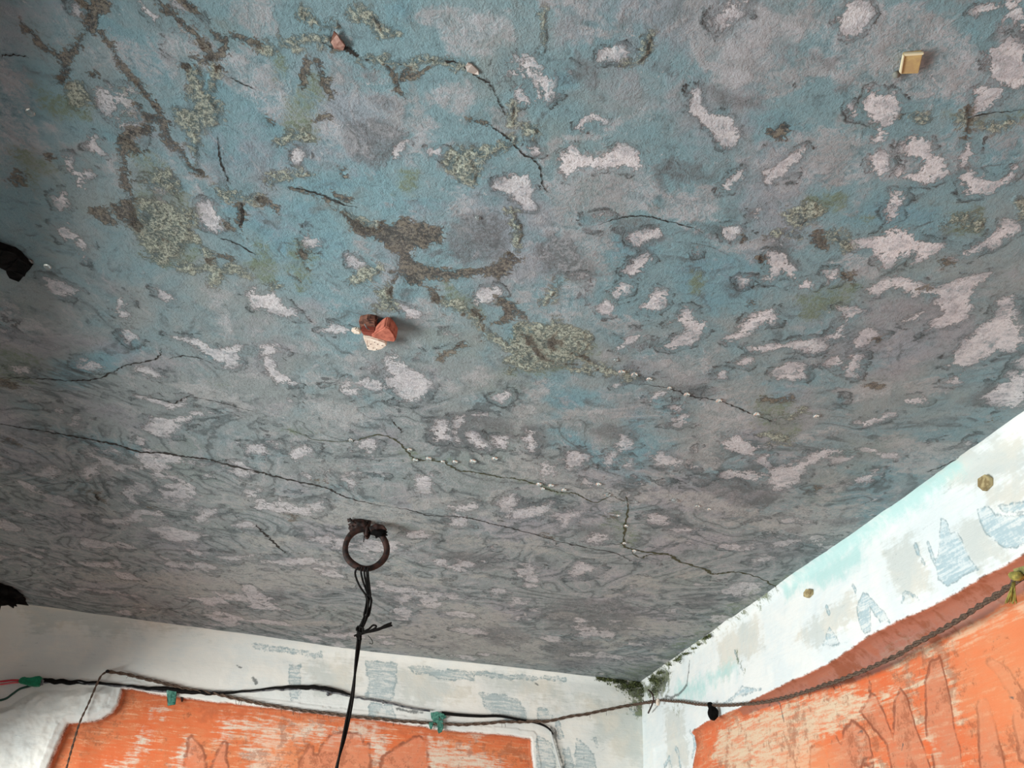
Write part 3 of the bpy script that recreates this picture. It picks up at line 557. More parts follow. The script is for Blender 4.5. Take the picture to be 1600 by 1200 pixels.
SR.marks('tint', '''14: 1230,925 1330,850 1450,765 1500,730; 1105,1060 1140,1040 1150,1045 1115,1065; 8: 1060,1080 1100,1075; 20: 1280,900 1340,870''', warp=4)
SR.marks('grey', '''1380,860 1425,835 1450,880 1455,920 1420,935 1395,905; 1490,830 1520,800 1560,850 1575,870 1530,890 1510,860; 1440,760 1520,700 1600,680 1600,740 1500,760; 1540,760 1600,740 1600,790 1550,790; 1120,1000 1180,960 1190,1010 1130,1060; 1240,1000 1330,930 1350,960 1280,1010; 1040,1110 1070,1110 1070,1200 1040,1200''', warp=6)
SR.marks('cream', '''1120,1135 1200,1102 1300,1075 1335,1090 1312,1120 1290,1130 1262,1150 1240,1210 1130,1210 1105,1180; 8: 1385,1095 1395,1125 1420,1160 1430,1200; 5: 1378,1050 1392,1080; 1350,1018 1400,995 1440,985 1410,1010 1360,1035; 5: 1305,1130 1315,1180 1340,1190; 6: 1436,1010 1445,1040 1460,1120; 1560,945 1590,935 1585,955
10: 1410,1015 1460,992 1530,955; 4: 1340,1090 1390,1065 1440,1040''', warp=4)
SR.marks('blob', '''1246,1215 1246,1168 1255,1160 1264,1164 1270,1180 1275,1158 1281,1147 1288,1158 1290,1140 1300,1122 1311,1130 1325,1150 1330,1178 1316,1184 1311,1215; 1318,1190 1330,1187 1330,1196
1362,1215 1358,1150 1360,1090 1368,1072 1376,1085 1395,1140 1420,1215; 1410,1150 1408,1060 1418,1030 1432,1020 1442,1060 1450,1110 1470,1215 1425,1215; 1504,1030 1512,1022 1540,1040 1570,1090 1605,1150 1605,1215 1550,1180 1540,1080
1488,1100 1496,1085 1506,1095 1515,1130 1535,1215 1495,1215; 1312,1110 1328,1080 1335,1085 1345,1110 1380,1215 1360,1215 1350,1160; 6: 1325,1065 1326,1072; 1580,950 1605,940 1605,970 1585,965''', warp=2.5)
SR.marks('moss', '''6: 1022,1058 1040,1040 1060,1022 1090,1000 1110,990; 3: 1110,990 1150,960 1215,925; 1018,1062 1050,1035 1048,1060 1045,1082 1025,1090 1015,1080; 3: 1150,1025 1162,1050; 3: 1055,1100 1058,1116; 12: 1000,1070 1020,1080''', warp=5)
SR.marks('dark', '''2.4: 1077,1030 1076,1050 1073,1070 1062,1084 1050,1090 1040,1088; 2.5: 1200,1090 1207,1125; 2: 1310,1142 1315,1140; 2: 1372,1158 1370,1168; 2: 1565,1168 1572,1155; 2: 1540,1085 1546,1086''', warp=1.5)
U, V = SR.U, SR.V
a, b = interp_uv(WR, EU); z1 = np.interp(SR.us, a, b)[None, :]; a, b = interp_uv(WR, EL); z2 = np.interp(SR.us, a, b)[None, :]
carry_down(SR, WR.uv(1300, 1300)[1])
SR.L['orange'] = np.where(SR.us[None, :] > WR.uv(1700, 900)[0], np.clip((z1-V)/.003, FAR, 30), SR.L['orange']).astype(np.float32); SR.L['orange'][SR.vs < 1.45] = FAR
wdt = np.clip((z1-z2)*.9, .004, .08)
z1 = np.where(SR.us[None, :] < .17, -9, z1); z2 = np.where(SR.us[None, :] < .17, -9.1, z2)
O = wdt*np.clip((V-z2)/(z1-z2), 0, 1)-wdt-.012*np.clip(SR.layer('orange')/3, 0, 1)
O = O*np.clip((SR.us[None, :]-.05)/.2, 0, 1)
c = np.clip(.045-np.clip(zt-.004-V, 0, None), 0, None); O = O+.045-np.sqrt(.045**2-c*c)+.005*fbm(U, V, 3.3, 3, 7.)+.0015*fbm(U, V, 30, 3)
O = O-.0012*np.clip(SR.layer('blue')/2, 0, 1)-.0015*np.clip(SR.layer('blob')/2, 0, 1)
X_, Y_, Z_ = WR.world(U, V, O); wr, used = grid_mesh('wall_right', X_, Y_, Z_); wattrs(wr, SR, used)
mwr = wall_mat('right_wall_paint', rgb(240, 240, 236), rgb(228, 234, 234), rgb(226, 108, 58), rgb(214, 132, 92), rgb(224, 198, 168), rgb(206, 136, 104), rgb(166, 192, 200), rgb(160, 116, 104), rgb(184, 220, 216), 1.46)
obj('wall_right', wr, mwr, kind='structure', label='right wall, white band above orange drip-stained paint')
# --- unseen rest of the room
mpl = mottled('plain_plaster', rgb(176, 172, 164), rgb(150, 150, 146), 6)
def wall_piece(name, a, b_, z0, z1, th=.22):
    a = Vector((*a, 0)); b_ = Vector((*b_, 0)); t = (b_-a).normalized(); nn = Vector((-t.y, t.x, 0))
    if nn.x > 0: nn = -nn
    bm = prism([Vector((a.x, a.y, z0)), Vector((b_.x, b_.y, z0)), Vector((b_.x, b_.y, z1)), Vector((a.x, a.y, z1))], th, nn); obj(name, bm, mpl, kind='structure')
def L_(t): return (-.86-1.68*t, -.2+3.26*t)     # unseen doorway wall, slanted so it shades the left of the ceiling
_zt = CAMZ+HC+.006; _o = [(t, z) for t, z in ((-.8, 2.2), (.2, 2.16), (.5, 2.07), (.72, 1.90), (.9, 1.73), (1.15, 1.60), (1.40, 1.5))]
_bm = prism([Vector((*L_(t), z)) for t, z in _o]+[Vector((*L_(1.40), _zt)), Vector((*L_(-.8), _zt))], .22, (-.89, -.46, 0)); obj('unseen_wall_left', _bm, mpl, kind='structure')  # lintel bottom dropped step by step to deepen shade at far left
wall_piece('unseen_wall_left', L_(1.15), L_(1.40), 0, 1.62); wall_piece('unseen_wall_left', L_(-.8), L_(-.15), 0, 2.2)
slab('wall_front', -2.95, 1.75, -2.75, -2.6, 2.25, CAMZ+HC+.006, mpl, kind='structure')
slab('floor', -2.95, 1.75, -2.75, 4.95, -.1, 0, mottled('floor_cement', rgb(62, 66, 68), rgb(46, 50, 52), 5), kind='structure')
# ------------------------------------------------------------------ things
mrust = mottled('rusty_iron', rgb(26, 19, 17), rgb(62, 36, 28), 50, .75, .3, .8)
mblack = mottled('black_wire', rgb(9, 8, 8), rgb(24, 20, 17), 120, .75, 0, .3)
mrope = mottled('brown_rope', rgb(70, 54, 44), rgb(112, 90, 74), 260, .9, 0, .8)
msoot = mottled('soot_black', rgb(3, 3, 3), rgb(15, 13, 12), 70, .95, 0, .8)
mgreen = mottled('green_plastic', rgb(10, 112, 78), rgb(22, 136, 98), 60, .4, 0, .3)
mteal = mottled('faded_green_tape', rgb(34, 92, 78), rgb(84, 142, 124), 90, .5, 0, .5)
mgrey = mottled('grey_sheath', rgb(52, 54, 60), rgb(120, 118, 118), 50, .5, 0, .3)
Hc = CAMZ+HC
for m_ in (mblack, msoot): m_.node_tree.nodes['Principled BSDF'].inputs['Specular IOR Level'].default_value = .15
# iron ring and its ceiling hook
WY = 2.485
def pxs(x, y, wy): return wy/ray(x, y)[1]
s = pxs(572, 857, WY); c0 = at_y(572, 857, WY)
root = empty('ceiling_hook', at_y(574, 824, WY), label='rusty iron hook with crumpled strap ends that holds the ring', category='hook')
b = bmesh.new(); e0 = at_y(574, 831, WY)
tube(b, [e0+Vector((0, math.cos(a)*7*s, math.sin(a)*9*s)) for a in [2*math.pi*k/20 for k in range(20)]], 2.6*s, 8, closed=True)
tube(b, [e0+Vector((0, 0, 8*s)), Vector((e0.x, e0.y, Hc+.01))], 3.2*s, 8); child('eye', b, mrust, root)
for k, (pts, w) in enumerate(((((543, 812), (551, 809), (557, 812), (566, 813), (575, 818)), 3.2), (((578, 828), (588, 824), (598, 824), (603, 829)), 4.4), (((546, 811), (549, 816), (556, 818)), 2.0))):
    b = bmesh.new(); tube(b, catmull([at_y(*p, WY-.01*k)+Vector((0, 0, 0)) for p in pts], 5), lambda t, w=w: w*s*(.7+.5*math.sin(3*t+1)), 7)
    for v in b.verts: v.co += Vector((mnoise.noise(v.co*90), mnoise.noise(v.co*90+Vector((5, 0, 0))), mnoise.noise(v.co*90+Vector((0, 5, 0)))))*.004
    child('strap', b, mrust, root)
child('rust_crust', lump(at_y(561, 820, WY), 10*s, 3, .55, 1.8, (1.5, 1, .85), seed=2), mrust, root)
child('rust_crust', lump(at_y(591, 832, WY), 8.5*s, 3, .6, 2.2, (1.6, 1, .8), seed=5), msoot, root, label='blackened rust crust')
child('rust_crust', lump(at_y(552, 826, WY), 5.5*s, 3, .6, 2.2, (1.1, 1, 1.2), seed=9), mrust, root)
b = bmesh.new(); tube(b, catmull([at_y(569, 831, WY), at_y(571, 838, WY-.01), at_y(574, 841, WY-.01), at_y(577, 836, WY), at_y(576, 829, WY)], 5), 1.8*s, 6)
tube(b, [at_y(569, 838, WY-.01), at_y(568, 847, WY-.01)], .8*s, 5); child('binding_wire', b, mrust, root)
b = bmesh.new(); rp = []
for k in range(48):
    a = 2*math.pi*k/48; q = 31.2*(1+.010*math.cos(5*a+.5)+.02*math.cos(2*a+.8)); rp.append(c0+Vector((math.cos(a)*q*s, .012*math.cos(a), math.sin(a)*q*s*1.04)))
tube(b, rp, lambda t: 4.8*s*(1+.07*math.sin(t*21)), 12, closed=True)
o = obj('iron_ring', b, mrust, label='round rusty iron ring hanging from the ceiling hook', category='ring')
# black wires tied round the ring
root = empty('wire_bundle', at_y(560, 985, WY), label='thin black wires looped over the ring, knotted and hanging straight down', category='wire')
main = [(574, 930), (577, 938), (574, 955), (568, 972), (562, 986), (561, 1000), (556, 1040), (550, 1090), (538, 1150), (526, 1200), (500, 1330)]
def W(p, y=0.0): return at_y(p[0], p[1], WY+y)
tops = [[(559, 887), (555, 893), (556, 902), (562, 916), (571, 929)], [(566, 886), (564, 894), (567, 908), (572, 922), (575, 931)], [(571, 886), (569, 895), (572, 912), (576, 930)], [(575, 887), (575, 897), (577, 915), (579, 932)], [(571, 885), (573, 895), (574, 912), (577, 931)]]
for k, tp in enumerate(tops):
    path = catmull([W(p, (-.012 if i else -.02)) for i, p in enumerate(tp)], 6)
    mp = catmull([W(p) for p in main[0:6]], 8); ph = k*2*math.pi/5; out = []
    for i, p in enumerate(mp):
        a = ph+i*.07; rr = (3.4 if i < 20 else 2.2)*s; out.append(p+Vector((math.cos(a)*rr*1.1, math.sin(a)*rr, 0)))
    b = bmesh.new(); tube(b, path+out, 1.6*s, 5); child('strand', b, mblack, root)
for k in range(2):
    mp = catmull([W(p) for p in main[5:]], 10); b = bmesh.new()
    tube(b, [p+Vector((math.cos(i*.13+k*math.pi)*1.7*s, math.sin(i*.13+k*math.pi)*1.7*s, 0)) for i, p in enumerate(mp)], 1.9*s, 6); child('cord', b, mblack, root)
for pts in ([(553, 994), (562, 990), (572, 987), (592, 982), (611, 975)], [(556, 995), (570, 989), (585, 986), (600, 981), (613, 977)], [(566, 988), (576, 983), (583, 977), (588, 979), (582, 984), (570, 988)], [(560, 978), (557, 984), (566, 989), (567, 981), (560, 979)], [(558, 985), (563, 992), (569, 984)], [(590, 985), (600, 978), (612, 973)]):
    b = bmesh.new(); tube(b, catmull([W(p, -.006) for p in pts], 6), 1.5*s, 5); child('knot_tail', b, mblack, root)
b = bmesh.new(); tube(b, catmull([W((575, 993)), W((581, 1000)), W((582, 1006)), W((577, 1005))], 5), .6*s, 4); child('stray_end', b, mblack, root)

# broken ceiling fitting: terracotta and cream shards
mterra = mottled('terracotta', rgb(186, 108, 86), rgb(158, 84, 66), 90, .85); mbrown = mottled('dark_brown_shard', rgb(70, 40, 32), rgb(128, 84, 66), 60, .85)
mcream = mottled('cream_plaster', rgb(236, 220, 204), rgb(222, 200, 182), 70, .9, 0, 1.0, .002)
mred = mottled('red_brown_shard', rgb(122, 54, 40), rgb(140, 66, 50), 60, .85)
root = empty('broken_fitting', ceil(582, 515), label='broken stub of terracotta and cream shards stuck to the ceiling', category='shards')
def shard(name, out, dz, th, m, lift=0, **k):
    pts = [ceil(x, y, dz+lift*i/len(out)) for i, (x, y) in enumerate(out)]; b = prism(pts, th, (0, 0, 1), .0025)
    bmesh.ops.subdivide_edges(b, edges=b.edges, cuts=1)
    for v in b.verts: v.co += Vector((mnoise.noise(v.co*60), mnoise.noise(v.co*60+Vector((9, 0, 0))), mnoise.noise(v.co*50+Vector((0, 9, 0)))))*.0014
    child(name, b, m, root, **k)
shard('shard', [(560, 503), (575, 500), (587, 502), (588, 512), (587, 519), (563, 519)], .018, .02, mbrown, label='dark brown folded shard')
shard('shard', [(563, 516), (586, 518), (584, 527), (566, 524)], .030, .03, mred, label='red-brown shard')
shard('shard', [(579, 526), (590, 518), (601, 511), (608, 513), (615, 522), (619, 530), (617, 535), (604, 534), (590, 530)], .036, .030, mterra, label='orange terracotta shard')
shard('shard', [(566, 526), (580, 528), (592, 531), (603, 536), (604, 541), (597, 547), (585, 549), (574, 547), (571, 538)], .030, .026, mcream, label='cream plaster shard with pores')
shard('shard', [(547, 518), (556, 516), (563, 518), (564, 524), (553, 523)], .010, .012, mcream)
b = bmesh.new(); tube(b, catmull([ceil(570, 506, .034), ceil(573, 512, .038), ceil(577, 515, .035)], 4), .0015, 5); child('bent_wire', b, mgrey, root)
b = bmesh.new(); bmesh.ops.create_icosphere(b, subdivisions=1, radius=.001); b.free()
for (x, y) in ((575, 541), (583, 544), (588, 546), (579, 538), (590, 538), (597, 540), (574, 545), (585, 535)):
    child('pore', lump(ceil(x, y, .0305), .0013, 1, .3, 2, (1.3, 1, .5), seed=x), mbrown, root)

# square tan tile stub on the ceiling with a pebble of mortar, and the two small wall tiles
mtan = mottled('tan_tile', rgb(196, 168, 112), rgb(178, 148, 104), 45, .8); medge = mat('tile_edge', rgb(226, 214, 180), .8)
root = empty('ceiling_tile', ceil(1425, 101), label='small square tan tile stuck askew on the ceiling at upper right', category='tile')
out = [(1413, 87), (1442, 84), (1435, 115), (1407, 116)]
child('tile_body', prism([ceil(x, y, .009) for x, y in out], .009, (0, 0, 1), .0008), mtan, root)
child('rim', prism([ceil(x, y, .011) for x, y in [(1412.5, 84.5), (1444, 83), (1443, 86), (1414, 88)]], .004, (0, 0, 1), .0004), medge, root, label='pale raised edge')
child('rim', prism([ceil(x, y, .011) for x, y in [(1411, 86.5), (1413.5, 87), (1408.5, 116), (1405.5, 114)]], .004, (0, 0, 1), .0004), medge, root, label='pale raised edge')
obj('mortar_pebble', lump(ceil(1400.5, 117, .004), .0052, 2, .3, 2, seed=3), mottled('grey_mortar', rgb(150, 150, 140), rgb(120, 120, 112), 60), label='small round grey mortar lump beside the tan ceiling tile', category='mortar')
mtile = mottled('ochre_tile', rgb(186, 168, 124), rgb(138, 118, 80), 55, .7)
for out, lab in (([(1527, 748), (1538, 741), (1545, 746), (1545, 757), (1535, 767), (1527, 760)], 'ochre chip of tile high on the right white wall, nearest the frame edge'),
                 ([(1255, 926), (1259, 920), (1266, 921), (1266, 928), (1260, 934), (1255, 932)], 'tiny tan chip on the white wall just below the ceiling edge')):
    obj('tile_chip', prism([WR.pt(x, y, .014) for x, y in out], .012, (-WR.n[0], -WR.n[1], 0), .001), mtile, label=lab, category='tile chip', group='tile chips on the right wall')

# loose plaster flakes along the top crack
mfl = mottled('pink_flake', rgb(176, 140, 126), rgb(140, 100, 88), 80, .9)
for out, dz, m_, lab in (([(517, 66), (521, 50), (526, 54), (531, 62), (539, 72), (536, 79), (522, 76)], .010, mfl, 'curled reddish plaster flake hanging at the wide end of the top crack'),
                         ([(727, 104), (731, 99), (737, 101), (747, 111), (748, 117), (741, 116), (730, 112)], .007, mottled('pale_flake', rgb(190, 176, 166), rgb(170, 158, 150), 80), 'pale plaster flake at the right end of the top crack')):
    pts = [ceil(x, y, dz*(.4+.6*math.sin(i*1.3)**2)) for i, (x, y) in enumerate(out)]; b = prism(pts, .003, (0, 0, 1)); bmesh.ops.triangulate(b, faces=[f for f in b.faces if len(f.verts) > 4])
    obj('plaster_flake', b, m_, label=lab, category='plaster flake')

# black clumps at the left edge
out = [(-60, 372), (-20, 376), (0, 388), (18, 394), (30, 402), (38, 408), (46, 417), (40, 428), (36, 436), (30, 442), (14, 436), (7, 424), (-6, 418), (-40, 425), (-60, 410)]
b = prism([ceil(x, y, .014) for x, y in out], .015, (0, 0, 1)); bmesh.ops.triangulate(b, faces=[f for f in b.faces if len(f.verts) > 4]); bmesh.ops.subdivide_edges(b, edges=b.edges, cuts=3)
for v in b.verts: v.co += Vector((mnoise.noise(v.co*45), mnoise.noise(v.co*45+Vector((9, 0, 0))), mnoise.noise(v.co*45+Vector((0, 9, 0)))))*.006
obj('soot_clump', b, msoot, label='pointed black sooty clump on the ceiling at the left edge', category='clump')
b = lump(ceil(-6, 926, .02), .09, 4, .8, 2.6, (1, 1.6, .5), seed=12)
obj('soot_clump', b, msoot, label='ragged black clump in the dark lower left corner of the ceiling', category='clump')

# water drops hanging from the ceiling
mdrop = mat('water', rgb(232, 238, 236), .08); mdrop.node_tree.nodes['Principled BSDF'].inputs['Transmission Weight'].default_value = .85; mdrop.node_tree.nodes['Principled BSDF'].inputs['IOR'].default_value = 1.33
def drop_mesh(r):
    b = bmesh.new(); bmesh.ops.create_uvsphere(b, u_segments=14, v_segments=9, radius=r)
    for v in b.verts: v.co.z = v.co.z*.8 if v.co.z < 0 else v.co.z*.25
    smooth(b); me = bpy.data.meshes.new('water_drop'); b.to_mesh(me); b.free(); me.materials.append(mdrop); return me
DR = [('drops strung along the mossy crack above the ring', 'clear water drops along the mossy crack above the ring', [(548, 687, 4), (640, 702, 5), (649, 718, 5.5), (670, 716, 6), (692, 721, 4.5), (711, 721, 5.5), (739, 720, 6.5), (773, 716, 6)]),
      ('drops on the pinkish vein in the middle', 'clear water drops on the pinkish damp vein', [(842, 756, 5.5), (848, 763, 4.5), (861, 758, 5.5), (881, 765, 5), (935, 756, 5.5), (949, 772, 6), (980, 785, 4.5), (993, 784, 4.5), (1054, 781, 6), (1090, 790, 4), (1108, 795, 3.5), (966, 805, 3.5), (978, 821, 4), (975, 848, 3.5), (991, 860, 4)]),
      ('drops along the fine crack toward the right wall', 'clear water drops on the crack right of the green crust', [(962, 562, 5), (971, 581, 7), (991, 585, 6.5), (1014, 592, 5.5), (928, 575, 6), (1046, 606, 4.5), (1073, 616, 6), (1123, 626, 6), (1182, 647, 6), (1275, 650, 5), (836, 551, 5)])]
for g, lab, L in DR:
    me = drop_mesh(1.0)
    ORD = 'leftmost;second;third;fourth;fifth;sixth;seventh;eighth;ninth;tenth;eleventh;twelfth;thirteenth;fourteenth;rightmost'.split(';'); L.sort()
    for i_, (x, y, r_) in enumerate(L):
        p = ceil(x, y); q = math.sqrt(cscale(p.x, p.y)*p.length/1200) if False else (p-Vector((0, 0, CAMZ))).length/1200
        o = bpy.data.objects.new('water_drop', me); COL.objects.link(o); o.location = (p.x, p.y, Hc-.001); o.scale = (q*r_*.8, q*r_*.95, q*r_*.75)
        o['label'] = ('leftmost' if i_ == 0 else 'rightmost' if i_ == len(L)-1 else ORD[i_]+' from left')+' of the '+lab; o['category'] = 'water drop'; o['group'] = g
for (x, y, r_), lab in (((46, 408, 6), 'dull drop touching the tip of the black clump at left'), ((75, 416, 5), 'bright drop just right of the black clump at left'), ((48, 175, 6), 'pale drop in the dark upper left of the ceiling'), ((747, 339, 5.5), 'whitish drop on the dark grey patch in the brown stain')):
    p = ceil(x, y); q = (p-Vector((0, 0, CAMZ))).length/1200; o = bpy.data.objects.new('water_drop', drop_mesh(1.0)); COL.objects.link(o); o.location = (p.x, p.y, Hc-.001); o.scale = (q*r_,)*3
    o['label'] = lab; o['category'] = 'water drop'

# twisted ropes
def rope(name, path, r, lab, m=mrope, wob=.0, pitch=5.6, sag=0, hairs=0):
    q = catmull(path, 14); L = [0]
    for i in range(1, len(q)): L.append(L[-1]+(q[i]-q[i-1]).length)
    stp = pitch*r/7; nn = int(L[-1]/stp); P = []; j = 0
    for k in range(nn+1):
        d = k*stp
        while j < len(L)-2 and L[j+1] < d: j += 1
        P.append(q[j].lerp(q[j+1], (d-L[j])/max(L[j+1]-L[j], 1e-9)))
    b = bmesh.new()
    for ph in (0, math.pi):
        pts = []
        for i, p in enumerate(P):
            t = (P[min(i+1, len(P)-1)]-P[max(i-1, 0)]).normalized(); a_ = t.cross(Vector((0, 0, 1)) if abs(t.z) < .9 else Vector((1, 0, 0))).normalized(); b_ = t.cross(a_); an = 2*math.pi*i/7*.5+ph
            pts.append(p+(a_*math.cos(an)+b_*math.sin(an))*r*.5+Vector((0, 0, mnoise.noise(p*14)*wob)))
        tube(b, pts, lambda t: r*.56*(1+.12*math.sin(t*900)), 5)
    rnd = random.Random(4)
    for _ in range(hairs):
        p = rnd.choice(P); v = Vector((rnd.uniform(-1, 1), rnd.uniform(-.4, .4), rnd.uniform(-1.4, .3))).normalized(); tube(b, [p, p+v*r*1.6, p+v*r*2.4+Vector((0, 0, -r))], r*.12, 3)
    return obj(name, b, m, label=lab, category='rope')
B = lambda x, y, o_=.02: WB.pt(x, y, o_)
Rr = lambda x, y, o_=.03: WR.pt(x, y, o_)
rope('twisted_rope', [B(165, 1049, .06), B(200, 1054), B(245, 1065), B(290, 1076), B(330, 1083), B(370, 1092), B(420, 1102), B(480, 1111), B(560, 1120), B(640, 1128), B(720, 1132), B(790, 1128), B(850, 1127), B(900, 1118), B(960, 1107), B(996, 1100, .03), Rr(1014, 1097), Rr(1026, 1095)], .0085, 'brown twisted rope strung along the top of the back orange panel', wob=.004, hairs=40)
rope('twisted_rope', [Rr(1028, 1094), Rr(1060, 1096), Rr(1090, 1100), Rr(1115, 1102), Rr(1150, 1101), Rr(1200, 1096), Rr(1250, 1083), Rr(1290, 1070), Rr(1345, 1050), Rr(1400, 1024), Rr(1450, 995), Rr(1500, 967, .05), Rr(1545, 937, .07), Rr(1575, 917, .08), Rr(1600, 899, .09), Rr(1700, 835, .1), Rr(1780, 785, .0)], .0068, 'dark brown twisted rope sagging across the right orange wall', wob=.002, hairs=20)
rope('thin_rope', [Rr(1548, 939, .075), Rr(1560, 932, .08), Rr(1572, 922, .085), Rr(1583, 912, .09), Rr(1600, 904, .09), Rr(1700, 842, .1), Rr(1775, 795, .0)], .0035, 'thin second cord joining the dark rope beside the yellow tassel')
rope('thin_rope', [B(166, 1050, .06), B(158, 1056, .055), B(150, 1072, .05), B(138, 1100, .05), B(125, 1128, .05), B(115, 1160, .04), B(104, 1200, .04), B(92, 1250, .04)], .0052, 'thin brown rope slanting down over the left plaster and orange paint')
b = bmesh.new(); tube(b, [B(168, 1047, -.02), B(168, 1049, .09)], .004, 7); tube(b, [B(168, 1049, .088), B(168, 1049, .094)], .009, 8); obj('nail', b, mrust, label='nail in the white frieze where the thin rope turns down', category='nail')
b = bmesh.new(); tube(b, catmull([Rr(1013, 1078, .03), Rr(1019, 1084, .05), Rr(1021, 1094, .055), Rr(1018, 1103, .05), Rr(1013, 1114, .03)], 6), .0042, 6); obj('bent_hook', b, mrust, label='bent dark wire hook at the wall corner under the moss', category='hook')
obj('rope_knot', lump(Rr(1028, 1097, .045), .012, 3, .4, 2, (.8, .8, 1.4), seed=4), mcream, label='tiny white knot where the two ropes meet at the corner', category='knot')
# black pouch on the rope
root = empty('black_pouch', Rr(1113, 1108), label='small black pouch hanging from the rope just right of the corner', category='pouch')
child('pouch_body', lump(Rr(1114, 1114, .035), .024, 3, .18, 1.6, (.95, .8, 1.15), seed=8), msoot, root)
b = bmesh.new(); tube(b, catmull([Rr(1109, 1099, .04), Rr(1110, 1104, .04), Rr(1112, 1110, .035)], 5), .011, 7); child('tie', b, msoot, root)
# yellow tassel
mty = mottled('yellow_thread', rgb(182, 168, 84), rgb(138, 130, 66), 120, .8)
root = empty('yellow_tassel', Rr(1586, 905, .1), label='yellow thread tassel tied to the rope at the right frame edge', category='tassel')
child('knot', lump(Rr(1588, 900, .11), .013, 3, .2, 1.5, (1.2, .8, .8), seed=1), mty, root)
b = bmesh.new(); rnd = random.Random(3)
for k in range(46):
    x1 = rnd.uniform(1570, 1589); o_ = rnd.uniform(.1, .125); tube(b, [Rr(1584+rnd.uniform(-2, 2), 909, .11), Rr((1584+x1)/2+rnd.uniform(-1, 1), 925, o_), Rr(x1, rnd.uniform(938, 944), o_)], .0009, 3)
child('fringe', b, mty, root)
child('cloth_end', prism([Rr(x, y, .1) for x, y in [(1583, 889), (1600, 884), (1612, 880), (1612, 893), (1592, 899), (1585, 897)]], .004, (-WR.n[0], -WR.n[1], 0)), mottled('olive_cloth', rgb(150, 142, 84), rgb(120, 116, 70), 60), root)

# electric leads along the back wall
def lead(name, pts, r, m, lab, cat='cable', o_=.018, n_=8, wobble=0.0, seg=6):
    q = catmull([B(p[0], p[1], p[2] if len(p) > 2 else o_) for p in pts], n_); b = bmesh.new()
    for i, p in enumerate(q): p.z += mnoise.noise(Vector((i*.35, 1, 2)))*wobble
    tube(b, q, r, seg); return obj(name, b, m, label=lab, category=cat)
lead('black_cable', [(63, 1063), (80, 1064), (110, 1066), (150, 1067, .03), (190, 1071), (225, 1075), (260, 1077), (300, 1081), (340, 1083), (390, 1080), (430, 1075), (470, 1074), (500, 1075), (525, 1079), (548, 1086)], lambda t: .009+.003*math.sin(t*17), mblack, 'black cable lying along the ledge above the left half of the orange panel', wobble=.006)
lead('grey_cable', [(70, 1066), (100, 1064), (140, 1068, .03), (200, 1073), (250, 1080), (320, 1080), (360, 1082), (420, 1078), (450, 1077), (480, 1076), (510, 1080), (548, 1088), (570, 1092), (600, 1097), (640, 1106), (672, 1111)], .005, mgrey, 'thin grey cable with white scuffs running beside the black cable', wobble=.006)
lead('black_cable', [(690, 1114), (715, 1117), (750, 1119), (780, 1119), (810, 1124), (840, 1130, .008), (857, 1138), (864, 1148)], lambda t: .0085-.004*t, mblack, 'short black cable right of the crumpled green tape, ending at the panel corner')
lead('pale_conduit', [(860, 1143), (865, 1160), (872, 1185), (880, 1215), (890, 1260)], .006, mat('pale_pvc', rgb(196, 196, 192), .5), 'pale thin conduit going down beside the orange panel corner', 'conduit')
lead('red_wire', [(-40, 1068, .05), (0, 1065, .05), (18, 1063, .05), (32, 1063, .05)], .005, mat('red_pvc', rgb(196, 44, 56), .4), 'upper red wire entering the green connector at left', 'wire')
lead('red_wire', [(-40, 1073, .05), (0, 1069.5, .05), (18, 1067, .05), (32, 1066, .05)], .0045, mat('pink_pvc', rgb(214, 92, 96), .4), 'lower pinkish red wire entering the green connector at left', 'wire')
lead('green_wire', [(-40, 1092, .03), (-10, 1095, .03), (8, 1092, .03), (20, 1084, .03), (32, 1076, .03), (50, 1071, .03), (60, 1066, .03)], .0055, mat('dark_green_pvc', rgb(12, 62, 48), .4), 'dark green wire curling below the green connector', 'wire')
# green connector
root = empty('green_connector', B(45, 1064, .05), label='bright green tape-wrapped cable connector at lower left', category='connector')
nb = (-WB.n[0], -WB.n[1], 0)
child('sleeve', prism([B(x, y, .07) for x, y in [(38, 1058), (48, 1058.5), (57, 1056), (63.5, 1056), (63, 1063), (60, 1071), (52, 1072), (40, 1070), (37, 1064)]], .035, nb, .004), mgreen, root)
child('collar', prism([B(x, y, .064) for x, y in [(28, 1063), (33, 1058), (40, 1057), (41, 1070), (34, 1068), (29, 1067)]], .025, nb, .003), mgreen, root)
child('frayed_end', lump(B(65, 1066, .05), .011, 3, .6, 2.5, (.8, .8, 1.4), seed=7), mgrey, root)
b = prism([B(x, y, .026) for x, y in [(260, 1078), (268, 1079), (276, 1079), (275, 1090), (274, 1101), (262, 1103), (261, 1090)]], .006, nb, .001)
bmesh.ops.subdivide_edges(b, edges=b.edges, cuts=2)
for v in b.verts: v.co += Vector(nb)*mnoise.noise(v.co*30)*.008
obj('green_tape', b, mteal, label='faded green tape strip hanging over the orange panel top edge at left', category='tape')
root = empty('green_tape', B(685, 1125, .03), label='crumpled dark green tape knotted round the ropes at panel middle', category='tape')
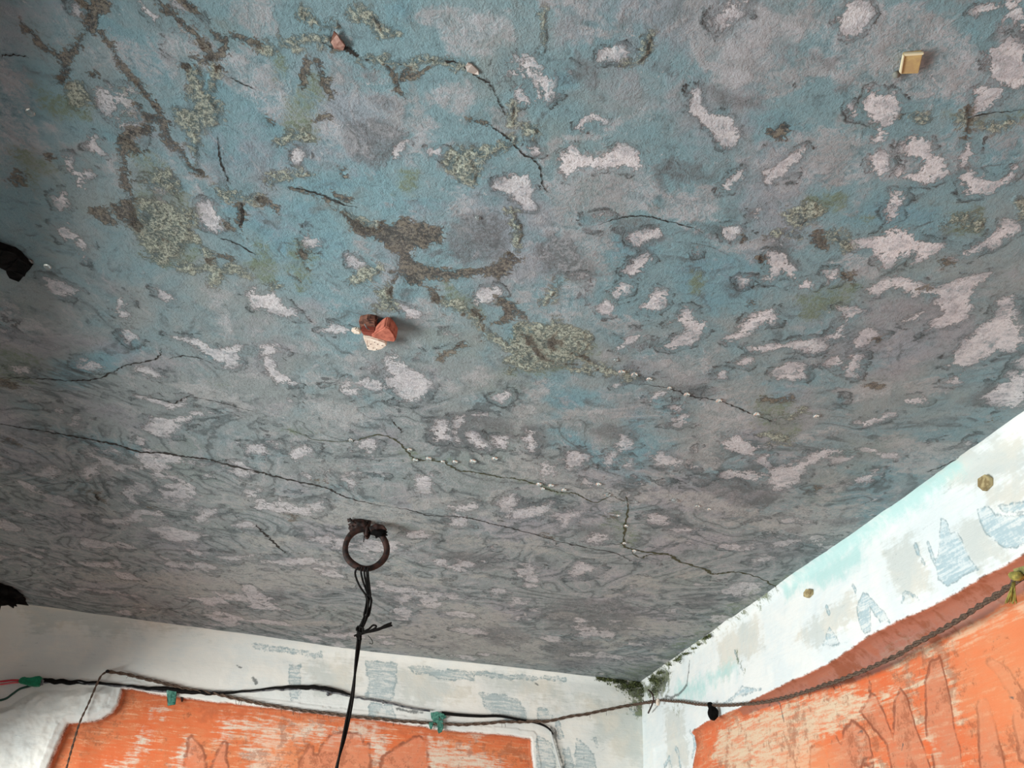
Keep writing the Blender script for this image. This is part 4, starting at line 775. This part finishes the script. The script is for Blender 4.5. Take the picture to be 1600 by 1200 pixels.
for out in ([(673, 1113), (682, 1112), (688, 1116), (686, 1126), (678, 1129), (674, 1122)], [(683, 1124), (692, 1125), (693, 1136), (691, 1145), (685, 1146), (683, 1137)], [(684, 1114), (693, 1114), (698, 1120), (690, 1124)], [(671, 1128), (677, 1129), (675, 1139), (671, 1137)]):
    b = prism([B(x, y, .03) for x, y in out], .010, nb, .001); bmesh.ops.subdivide_edges(b, edges=b.edges, cuts=1)
    for v in b.verts: v.co += Vector((mnoise.noise(v.co*50), mnoise.noise(v.co*50+Vector((3, 0, 0))), mnoise.noise(v.co*40)))*.008
    child('fold', b, mteal, root)
b = prism([B(x, y, .0) for x, y in [(282, 1089), (286, 1088), (285, 1095), (283, 1096)]], .02, nb); obj('wood_splinter', b, mrust, label='tiny dark splinter stuck in the orange paint right of the green tape strip', category='splinter')
obj('wall_plug', lump(B(513, 1083, .01), .012, 2, .4, 2, (.8, .7, 1.2), seed=5), mgrey, label='small grey clip on the cable left of the hanging wire', category='clip')
obj('wall_plug', lump(B(599, 1097, .01), .008, 2, .4, 2, seed=6), mblack, label='tiny black clip on the grey cable inside the grey brushed stripe', category='clip')

# moss tufts in the corner
b = bmesh.new(); rnd = random.Random(11)
def tuft(p, r_):
    for _ in range(3):
        v = [p+Vector((rnd.gauss(0, r_), rnd.gauss(0, r_), rnd.gauss(0, r_))) for _ in range(3)]; b.faces.new([b.verts.new(q) for q in v])
for _ in range(2600):
    t = rnd.random()**1.25; x = 1012-80*t; hgt_ = 40*(1-t)**1.3+3; y = 1062-5*t+rnd.gauss(0, 2)+abs(rnd.gauss(0, .42))*hgt_
    if rnd.random() < .75 and mnoise.noise(Vector((x*.09, y*.14, 3))) > -.22: tuft(B(x+rnd.gauss(0, 2), y, .012+rnd.random()*.02), .0032)
for _ in range(2200):
    t = rnd.random()**1.7; x = 1016+105*t; y = 1060-77*t+rnd.gauss(0, 1.2)+abs(rnd.gauss(0, .45))*(30*(1-t)**3+2)
    if mnoise.noise(Vector((x*.09, y*.12, 9))) > -.15+.35*min(1, t*2.5): tuft(Rr(x+rnd.gauss(0, 1.5), y, .010+rnd.random()*.02), .0028)
obj('corner_moss', b, mottled('moss', rgb(44, 50, 28), rgb(104, 112, 66), 60), kind='stuff', label='dark green moss growing in the corner where both walls meet the ceiling', category='moss')
